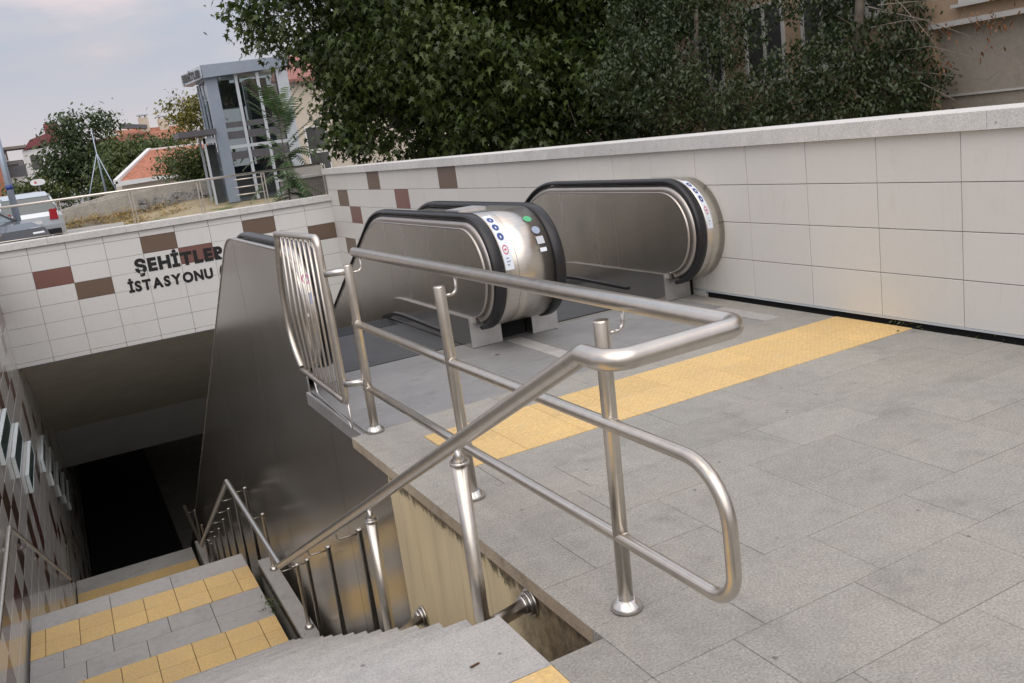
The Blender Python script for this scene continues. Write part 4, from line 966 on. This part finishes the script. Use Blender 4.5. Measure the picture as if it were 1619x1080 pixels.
m = MB(); m.box(.5, 1.5, 1.1, 1.9, 3.5, 4.4); m.box(1.7, 2.5, 1.3, 2.0, .2, 4.5); m.box(.6, 1.0, .8, 1.2, 4.0, 4.5); m.box(.5, 2.5, .8, 2.0, 0, 1.3); m.box(1.2, 1.32, .5, .62, 0, 4.5); m.build('lift_machinery', M['alu_dark'], tw)
m = MB(); m.box(-1.35, .0, -.25, 1.2, 2.55, 2.75); m.build('entrance_canopy', M['alu_dark'], tw)
m = MB(); m.box(-.5, -.42, .0, .08, 0, 2.5); m.box(-.5, -.42, 1.0, 1.08, 0, 2.5); m.box(-.5, -.05, .0, .06, 2.25, 2.45); m.build('entrance_frame', M['alu_w'], tw)
m = MB(); m.box(-.4, -.05, .4, .46, 0, 2.2); m.build('entrance_door', M['winglass'], tw)
for k in range(3): m = MB(); m.tube([(.2, -.5, .25+.28*k), (1.3, -.5, .25+.28*k)], .025, 6); m.build('guard_bar', M['rail'], tw)
m = MB(); m.box(2.1, 3.6, -.6, -.45, 0, 1.0); m.build('plinth_wall', M['concrete'], tw)
# small tiled house
hs = thing('small_house', 'low house with orange tiled gable roof in front of the trees', 'house', (5.1, 45, .1))
m = MB(); m.box(-1.95, 2.4, 0, 4, 0, 1.45); m.build('wall', M['creamwall'], hs)
m = MB(); m.add([(-2.1, -.25, 1.5), (2.6, -.25, 1.62), (2.6, 2, 2.75), (-.25, 2, 2.78), (-2.1, -.25, 1.56), (2.6, -.25, 1.7), (2.6, 2, 2.83), (-.25, 2, 2.86)], [(0,3,2,1),(4,5,6,7),(0,1,5,4),(1,2,6,5),(2,3,7,6),(3,0,4,7)]); rf_ = m.build('roof', M['rooftile'], hs)
m = MB(); m.hexa([(-2.2, -.3, 1.38), (2.6, -.3, 1.5), (2.6, -.15, 1.5), (-2.2, -.15, 1.38), (-2.2, -.3, 1.6), (2.6, -.3, 1.6), (2.6, -.15, 1.6), (-2.2, -.15, 1.6)]); m.hexa([(-2.28, -.3, 1.5), (-2.1, -.3, 1.5), (-.2, 2, 2.75), (-.38, 2, 2.75), (-2.28, -.3, 1.68), (-2.1, -.3, 1.68), (-.2, 2, 2.93), (-.38, 2, 2.93)]); m.build('fascia', M['whitewall'], hs)
m = MB(); m.hexa([(-.4, 1.95, 2.72), (2.6, 1.95, 2.72), (2.6, 2.1, 2.72), (-.4, 2.1, 2.72), (-.4, 1.95, 2.9), (2.6, 1.95, 2.88), (2.6, 2.1, 2.88), (-.4, 2.1, 2.9)]); m.build('ridge', M['whitewall'], hs)
# far houses
fh = thing('apartment_house', 'white apartment house with dark red stepped roof at the far left', 'house', (-1, 90, .1))
m = MB(); m.box(-3, 1.1, 0, 6, 0, 3.3); m.box(.1, 2.6, .0, 6, 3.3, 5.3); m.box(-4, .0, 1.2, 6, 3.3, 4.6); m.build('wall', M['whitewall'], fh)
m = MB(); m.add([(.2, -.2, 5.3), (3.6, -.2, 5.9), (3.6, 6, 5.9), (.2, 6, 5.3), (.9, -.2, 6.1), (3.4, -.2, 6.8), (3.4, 6, 6.8), (.9, 6, 6.1)], [(0,3,2,1),(4,5,6,7),(0,1,5,4),(1,2,6,5),(2,3,7,6),(3,0,4,7)]); m.box(2.2, 3.3, .2, 2, 6.5, 7.3); m.build('roof', M['darkred'], fh)
m = MB(); m.box(-3.6, .5, -.3, 3, 5.5, 5.72); m.build('terrace_canopy', M['twig'], fh)
m = MB(); m.box(-3.0, -2.85, 0, .15, 4.6, 5.5); m.box(-1.2, -1.05, 0, .15, 4.6, 5.5); m.build('canopy_post', M['twig'], fh)
for (a, b_, z0, z1) in ((.6, 1.5, 3.6, 4.8), (1.8, 2.3, 3.9, 4.8), (-1.9, -.8, 1.7, 2.7), (-.3, .5, 1.9, 2.7), (-2.8, -.4, 3.4, 4.3)):
    m = MB(); m.box(a, b_, -.03, .0, z0, z1) if z0 != 3.4 else m.box(a, b_, 1.17, 1.2, z0, z1); m.build('window', M['winglass'], fh)
m = MB(); m.box(-3.2, .1, -.1, .05, 3.2, 4.1); m.build('balcony_front', M['alu_dark'], fh)
m = MB(); m.box(.9, 3.0, -.2, -.02, 2.6, 3.1); m.build('awning', M['darkred'], fh)
oh = thing('orange_house', 'orange walled house cut by the left edge behind the street pole', 'house', (-4.2, 88, .1))
m = MB(); m.box(-3, 1.9, 0, 5, 0, 5.3); m.build('wall', M['rooftile'], oh); m = MB(); m.box(-3.1, 2.0, -.1, 5.1, 5.3, 5.5); m.build('roof', M['alu_dark'], oh)
fr_ = thing('red_roof_house', 'far house with orange roof and two square chimneys above the trees', 'house', (9, 95, .1))
m = MB(); m.box(-4.5, 5, 0, 6, 0, 5.2); m.build('wall', M['creamwall'], fr_)
m = MB(); m.add([(-4.9, -.3, 5.1), (5.3, -.3, 5.1), (5.3, 6.3, 5.1), (-4.9, 6.3, 5.1), (-3.2, 2.8, 6.5), (4.2, 2.8, 6.3)], [(0, 3, 2, 1), (0, 1, 5, 4), (2, 3, 4, 5), (0, 4, 3), (1, 2, 5)]); m.build('roof', M['rooftile'], fr_)
for (x, h_) in ((1.0, 7.6), (2.75, 7.3), (4.6, 7.0)):
    m = MB(); m.box(x-.42, x+.42, 2, 2.9, 5.6, h_-.25); m.box(x-.3, x-.2, 2.1, 2.8, h_-.25, h_-.05); m.box(x+.2, x+.3, 2.1, 2.8, h_-.25, h_-.05); c_ = m.build('chimney', M['creamwall'], fr_)
    m = MB(); m.box(x-.5, x+.5, 1.9, 3, h_-.05, h_+.06); m.build('chimney_cap', M['alu_w'], c_)
m = MB(); m.add([(-4.6, -1, 5.6), (-1.6, -1, 5.9), (-3.3, -1, 6.9), (-4.6, 1, 5.6), (-1.6, 1, 5.9), (-3.3, 1, 6.9)], [(0, 1, 2), (5, 4, 3), (0, 2, 5, 3), (1, 4, 5, 2), (0, 3, 4, 1)]); m.build('gable', M['whitewall'], fr_)
m = MB(); m.hexa([(-1.2, 0, 6.5), (1.0, 0, 6.2), (1.0, 1.5, 6.2), (-1.2, 1.5, 6.5), (-1.2, 0, 6.9), (1.0, 0, 6.55), (1.0, 1.5, 6.55), (-1.2, 1.5, 6.9)]); m.build('roof_box', M['alu_dark'], fr_)
# cream house right of the tower
ch = thing('cream_house', 'cream house with red tiled roof behind the lift tower and plane tree', 'house', (16.2, 48, .1))
m = MB(); m.box(-4.6, 12, 0, 8, 0, 5.35); m.build('wall', M['creamwall'], ch)
m = MB(); m.add([(-5.0, -.4, 5.3), (12, -.4, 5.3), (12, 4, 6.9), (-3.6, 4, 6.9), (-5.0, -.4, 5.45), (12, -.4, 5.45), (12, 4, 7.05), (-3.6, 4, 7.05)], [(0,3,2,1),(4,5,6,7),(0,1,5,4),(1,2,6,5),(2,3,7,6),(3,0,4,7)]); m.build('roof', M['roofred'], ch)
for x, z in ((-3.6, 1.9), (-1.6, 1.9), (-3.6, .6)):
    m = MB(); m.box(x, x+1.0, -.05, 0, z, z+1.1); w_ = m.build('window', M['winglass'], ch); m = MB(); m.box(x-.06, x, -.07, 0, z-.06, z+1.16); m.box(x+1, x+1.06, -.07, 0, z-.06, z+1.16); m.box(x, x+1, -.07, 0, z+1.1, z+1.16); m.box(x, x+1, -.07, 0, z-.06, z); m.build('frame', M['white'], w_)
# pale yard wall behind tower / beside portal
yw = thing('yard_wall', 'pale boundary wall with flat top just beyond the corner of the tiled walls', 'wall', (6.6, 22, .1))
m = MB(); m.box(-1.6, 6, 0, .2, 0, 1.05); m.build('wall_face', M['render_old'], yw)
m = MB(); m.box(-1.65, 6, -.04, .24, 1.05, 1.11); m.build('coping', M['coping'], yw)
# wire tripod mast
tp = thing('tripod_mast', 'thin grey metal tripod mast standing before the trees', 'mast', (2.15, 40, .1))
m = MB(); m.tube([(0, 0, 0), (0, 0, 3.7)], .022, 6); m.build('pole', M['alu'], tp)
for a in ((-.88, 0), (.62, -.2), (.1, .7)): m = MB(); m.tube([(a[0]*1.2, a[1], 0), (0, 0, 2.75)], .022, 6); m.build('stay', M['alu'], tp)
# street pole, oval sign
pl = thing('street_pole', 'grey steel street pole with a blue band at the left edge', 'pole', (-.78, 28, .1))
m = MB(); m.tube([(0, 0, 0), (0, 0, 2.2), (0, 0, 4.2)], [.095, .085, .06], 14); m.build('shaft', M['alu'], pl)
m = MB(); m.tube([(0, 0, 1.72), (0, 0, 1.84)], .0905, 14); m.build('blue_band', M['blue'], pl)
os_ = thing('oval_sign', 'small white oval sign with a red mark, left of the trees', 'sign', (-.105, 34, 1.987))
m = MB(); vs = [(.19*math.copysign(abs(math.cos(t))**.7, math.cos(t)), 0, .085*math.copysign(abs(math.sin(t))**.85, math.sin(t))) for t in [2*math.pi*i/28 for i in range(28)]]
m.add([(x*1.17, -.02, z*1.17) for x, _, z in vs]+[(x*1.17, .02, z*1.17) for x, _, z in vs], [tuple(range(28)), tuple(range(55, 27, -1))]+[(i, i+28, (i+1) % 28+28, (i+1) % 28) for i in range(28)]); m.build('sign_plate', M['white'], os_)
m = MB(); m.tube([(-.07, -.024, 0), (-.07, -.021, 0)], .04, 14); m.build('red_mark', M['redp'], os_)
m = MB(); m.tube([(.02, .03, -1.83), (.02, .03, 0)], .02, 8); m.build('sign_pole', M['alu_dark'], os_)
# cars
def car(label, loc, rz, paint, h=1.5, ln=4.2, wd_=1.74, hatch=True):
    t = thing('parked_car', label, 'car', loc, rz, 'cars parked in the street')
    # side profile x forward, z up; rear at x=0
    low_ = [(0.02, .3), (0, .55), (.03, .82), (.10, .95), (1.0, .98), (2.2, .97), (3.0, .95), (3.7, .86), (4.1, .72), (ln, .5), (4.15, .28), (3.6, .2), (.6, .2)]
    secs = [(-wd_/2, .93), (-wd_/2+.06, 1), (wd_/2-.06, 1), (wd_/2, .93)]
    m = MB(); n = len(low_); vs = []
    for yy, k in secs: vs += [(x if 0 < i < n else x, yy, .2+(z-.2)*k if z > .6 else z) for i, (x, z) in enumerate(low_)]
    fs = [tuple(range(n-1, -1, -1)), tuple(range(3*n, 4*n))]
    for j in range(3): fs += [(j*n+i, j*n+(i+1) % n, (j+1)*n+(i+1) % n, (j+1)*n+i) for i in range(n)]
    m.add(vs, fs, False); m.build('body', paint, t)
    r0 = .12 if hatch else .55
    cab = [(r0, .95), (r0+.22, h-.14), (r0+.5, h-.02), (1.5, h), (2.1, h-.04), (2.45, h-.14), (3.1, .94)]
    def cabm(inset, sc, z_cut=None):
        mm2 = MB(); k = len(cab); vv = []
        for s_ in (-1, 1):
            for (x, z) in cab: vv.append((x, s_*(wd_/2-inset-(z-.95)*.28), z))
        mm2.add(vv, [tuple(range(k-1, -1, -1)), tuple(range(k, 2*k))]+[(i, i+1, i+1+k, i+k) for i in range(k-1)], False); return mm2
    cabm(.07, 1).build('glasshouse', M['carglass'], t)
    m = MB(); k = 4
    pts = [(r0+.2, h-.15), (r0+.5, h-.012), (1.5, h+.01), (2.1, h-.03), (2.47, h-.13)]
    vv = []
    for s_ in (-1, 1):
        for (x, z) in pts: vv.append((x, s_*(wd_/2-.055-(z-.95)*.28), z+.006))
    m.add(vv, [(i, i+1, i+6, i+5) for i in range(4)])
    for s_ in (-1, 1):
        for (xa, za, xb, zb) in ((r0-.02, .93, r0+.22, h-.1), (2.47, h-.12, 3.14, .93), (1.62, .95, 1.66, h-.02), (r0+.15, h-.12, 2.5, h-.1)):
            ya = s_*(wd_/2-.058-(za-.95)*.28); yb2 = s_*(wd_/2-.058-(zb-.95)*.28); m.tube([(xa, ya, za), (xb, yb2, zb)], .035, 6)
    m.build('roof', paint, t)
    for s_ in (-1, 1):
        m = MB(); m.hexa([(-.02, s_*.62-.12, .7), (.08, s_*.62-.12, .7), (.08, s_*.62+.12, .7), (-.02, s_*.62+.12, .7), (.02, s_*.64-.1, 1.02), (.12, s_*.64-.1, 1.02), (.12, s_*.64+.1, 1.02), (.02, s_*.64+.1, 1.02)]); m.build('tail_light', M['redlamp'], t)
        m = MB(); m.hexa([(3.9, s_*.6-.16, .6), (4.17, s_*.6-.16, .58), (4.17, s_*.6+.16, .58), (3.9, s_*.6+.2, .6), (3.8, s_*.6-.14, .76), (4.08, s_*.6-.14, .73), (4.08, s_*.6+.14, .73), (3.8, s_*.6+.18, .76)]); m.build('headlight', M['headlamp'], t)
        m = MB(); m.box(2.5, 2.7, s_*(wd_/2+.06)-.08, s_*(wd_/2+.06)+.08, .92, 1.04); m.build('wing_mirror', paint, t)
        for x in (.75, 3.4):
            m = MB(); m.tube([(x, s_*(wd_/2-.2), .3), (x, s_*(wd_/2+.005), .3)], .3, 18); ty = m.build('wheel', M['rubber'], t)
            m = MB(); m.tube([(x, s_*(wd_/2), .3), (x, s_*(wd_/2+.012), .3)], .2, 14); m.build('rim', M['alu_w'], ty)
    m = MB(); m.box(-.05, .0, -.75, .75, .3, .42); m.build('bumper_insert', M['rubber'], t)
    m = MB(); m.box(-.03, -.005, -.26, .26, .6, .71); m.build('number_plate', M['white'], t)
    return t
car('silver hatchback seen from behind with red tail lights at the left edge', (-.5, 31.8, .1), R_(100), M['carsilver'], 1.58)
car('dark grey car facing the viewer in front of the silver hatchback', (-3.35, 28.3, .1), R_(-52), M['cardark'], 1.42, hatch=False)
car('dark car nearest the railing, cut off by the left picture edge', (-5.3, 24.4, .1), R_(-22), M['cardark'], 1.38, hatch=False)

# salmon building on the right
bd = thing('apartment_building', 'salmon and grey apartment building with white framed windows behind the trees', 'building', (13.2, 14, -.3))
XB = 0
m = MB(); m.box(0, 6, -3.35, 12, 0, 8); m.build('wall', M['salmon'], bd)
m = MB(); m.box(.12, 6, -16, -3.35, 0, 2.58); m.build('lower_wall', M['greybrick'], bd)
m = MB(); m.box(.02, 6, -16, -3.35, 2.66, 8); m.build('upper_wall', M['salmon'], bd)
m = MB(); m.box(-.06, .3, -16, -3.3, 2.58, 2.66); m.box(.08, .3, -16, -3.35, 1.5, 1.53); m.build('ledge', M['frame_grey'], bd)
def window(y0, y1, z0, z1, parts=2):
    m = MB(); m.box(-.012, -.004, y0, y1, z0, z1); w_ = m.build('window', M['winglass'], bd)
    m = MB(); f = .06
    m.box(-.05, -.0, y0-f, y0, z0-f, z1+f); m.box(-.05, -.0, y1, y1+f, z0-f, z1+f); m.box(-.05, 0, y0, y1, z0-f, z0); m.box(-.05, 0, y0, y1, z1, z1+f)
    for k in range(1, parts): yy = y0+(y1-y0)*k/parts; m.box(-.045, -.013, yy-.03, yy+.03, z0, z1)
    m.build('frame', M['frame_grey'], w_)
    m = MB(); m.box(-.12, .0, y0-.15, y1+.15, z0-.11, z0-f-.002); m.build('sill', M['frame_grey'], w_)
s0 = 13.2/16
for (ya, yb2, za, zb) in ((17.0, 18.2, 1.45, 2.95), (19.2, 20.2, 1.45, 2.95), (15.2, 16.3, 1.55, 3.0), (14.1, 14.9, 2.45, 4.0), (21.6, 22.6, 1.5, 3.0)):
    window(ya*s0-14, yb2*s0-14, 1.6+(za+.55-1.6)*s0+.3, 1.6+(zb+.7-1.6)*s0+.3)
window(-5.3, -3.9, 2.95, 4.0); window(-7.9, -6.5, 2.95, 4.0)
# far low tree belt that closes the horizon
fb = struct('far_tree_belt'); fb['kind'] = 'stuff'
leaf_cloud('belt', M['leaf_dark'], [(-60+7*k, 150+10*math.sin(k), 1.2, 4.0) for k in range(40)], 9000, 1.0, fb, 51, .2, False)
# litter on the steps
for i, (x, y, a) in enumerate(((.87, 2.43, .3), (.60, 2.41, -.2), (2.72, 6.05, .1))):
    o = bx('dead_leaf', M['leaf_dry'], (-.018, .018, -.003, .003, .002, .006)); o.location = (x, y, 0); o.rotation_euler = (0, .1, a)
    o['label'] = ['dry curled leaf on the top step near the slot corner', 'dry curled leaf on the top step farther left', 'dry leaf scrap on the paving before the double newel'][i]; o['category'] = 'leaf'
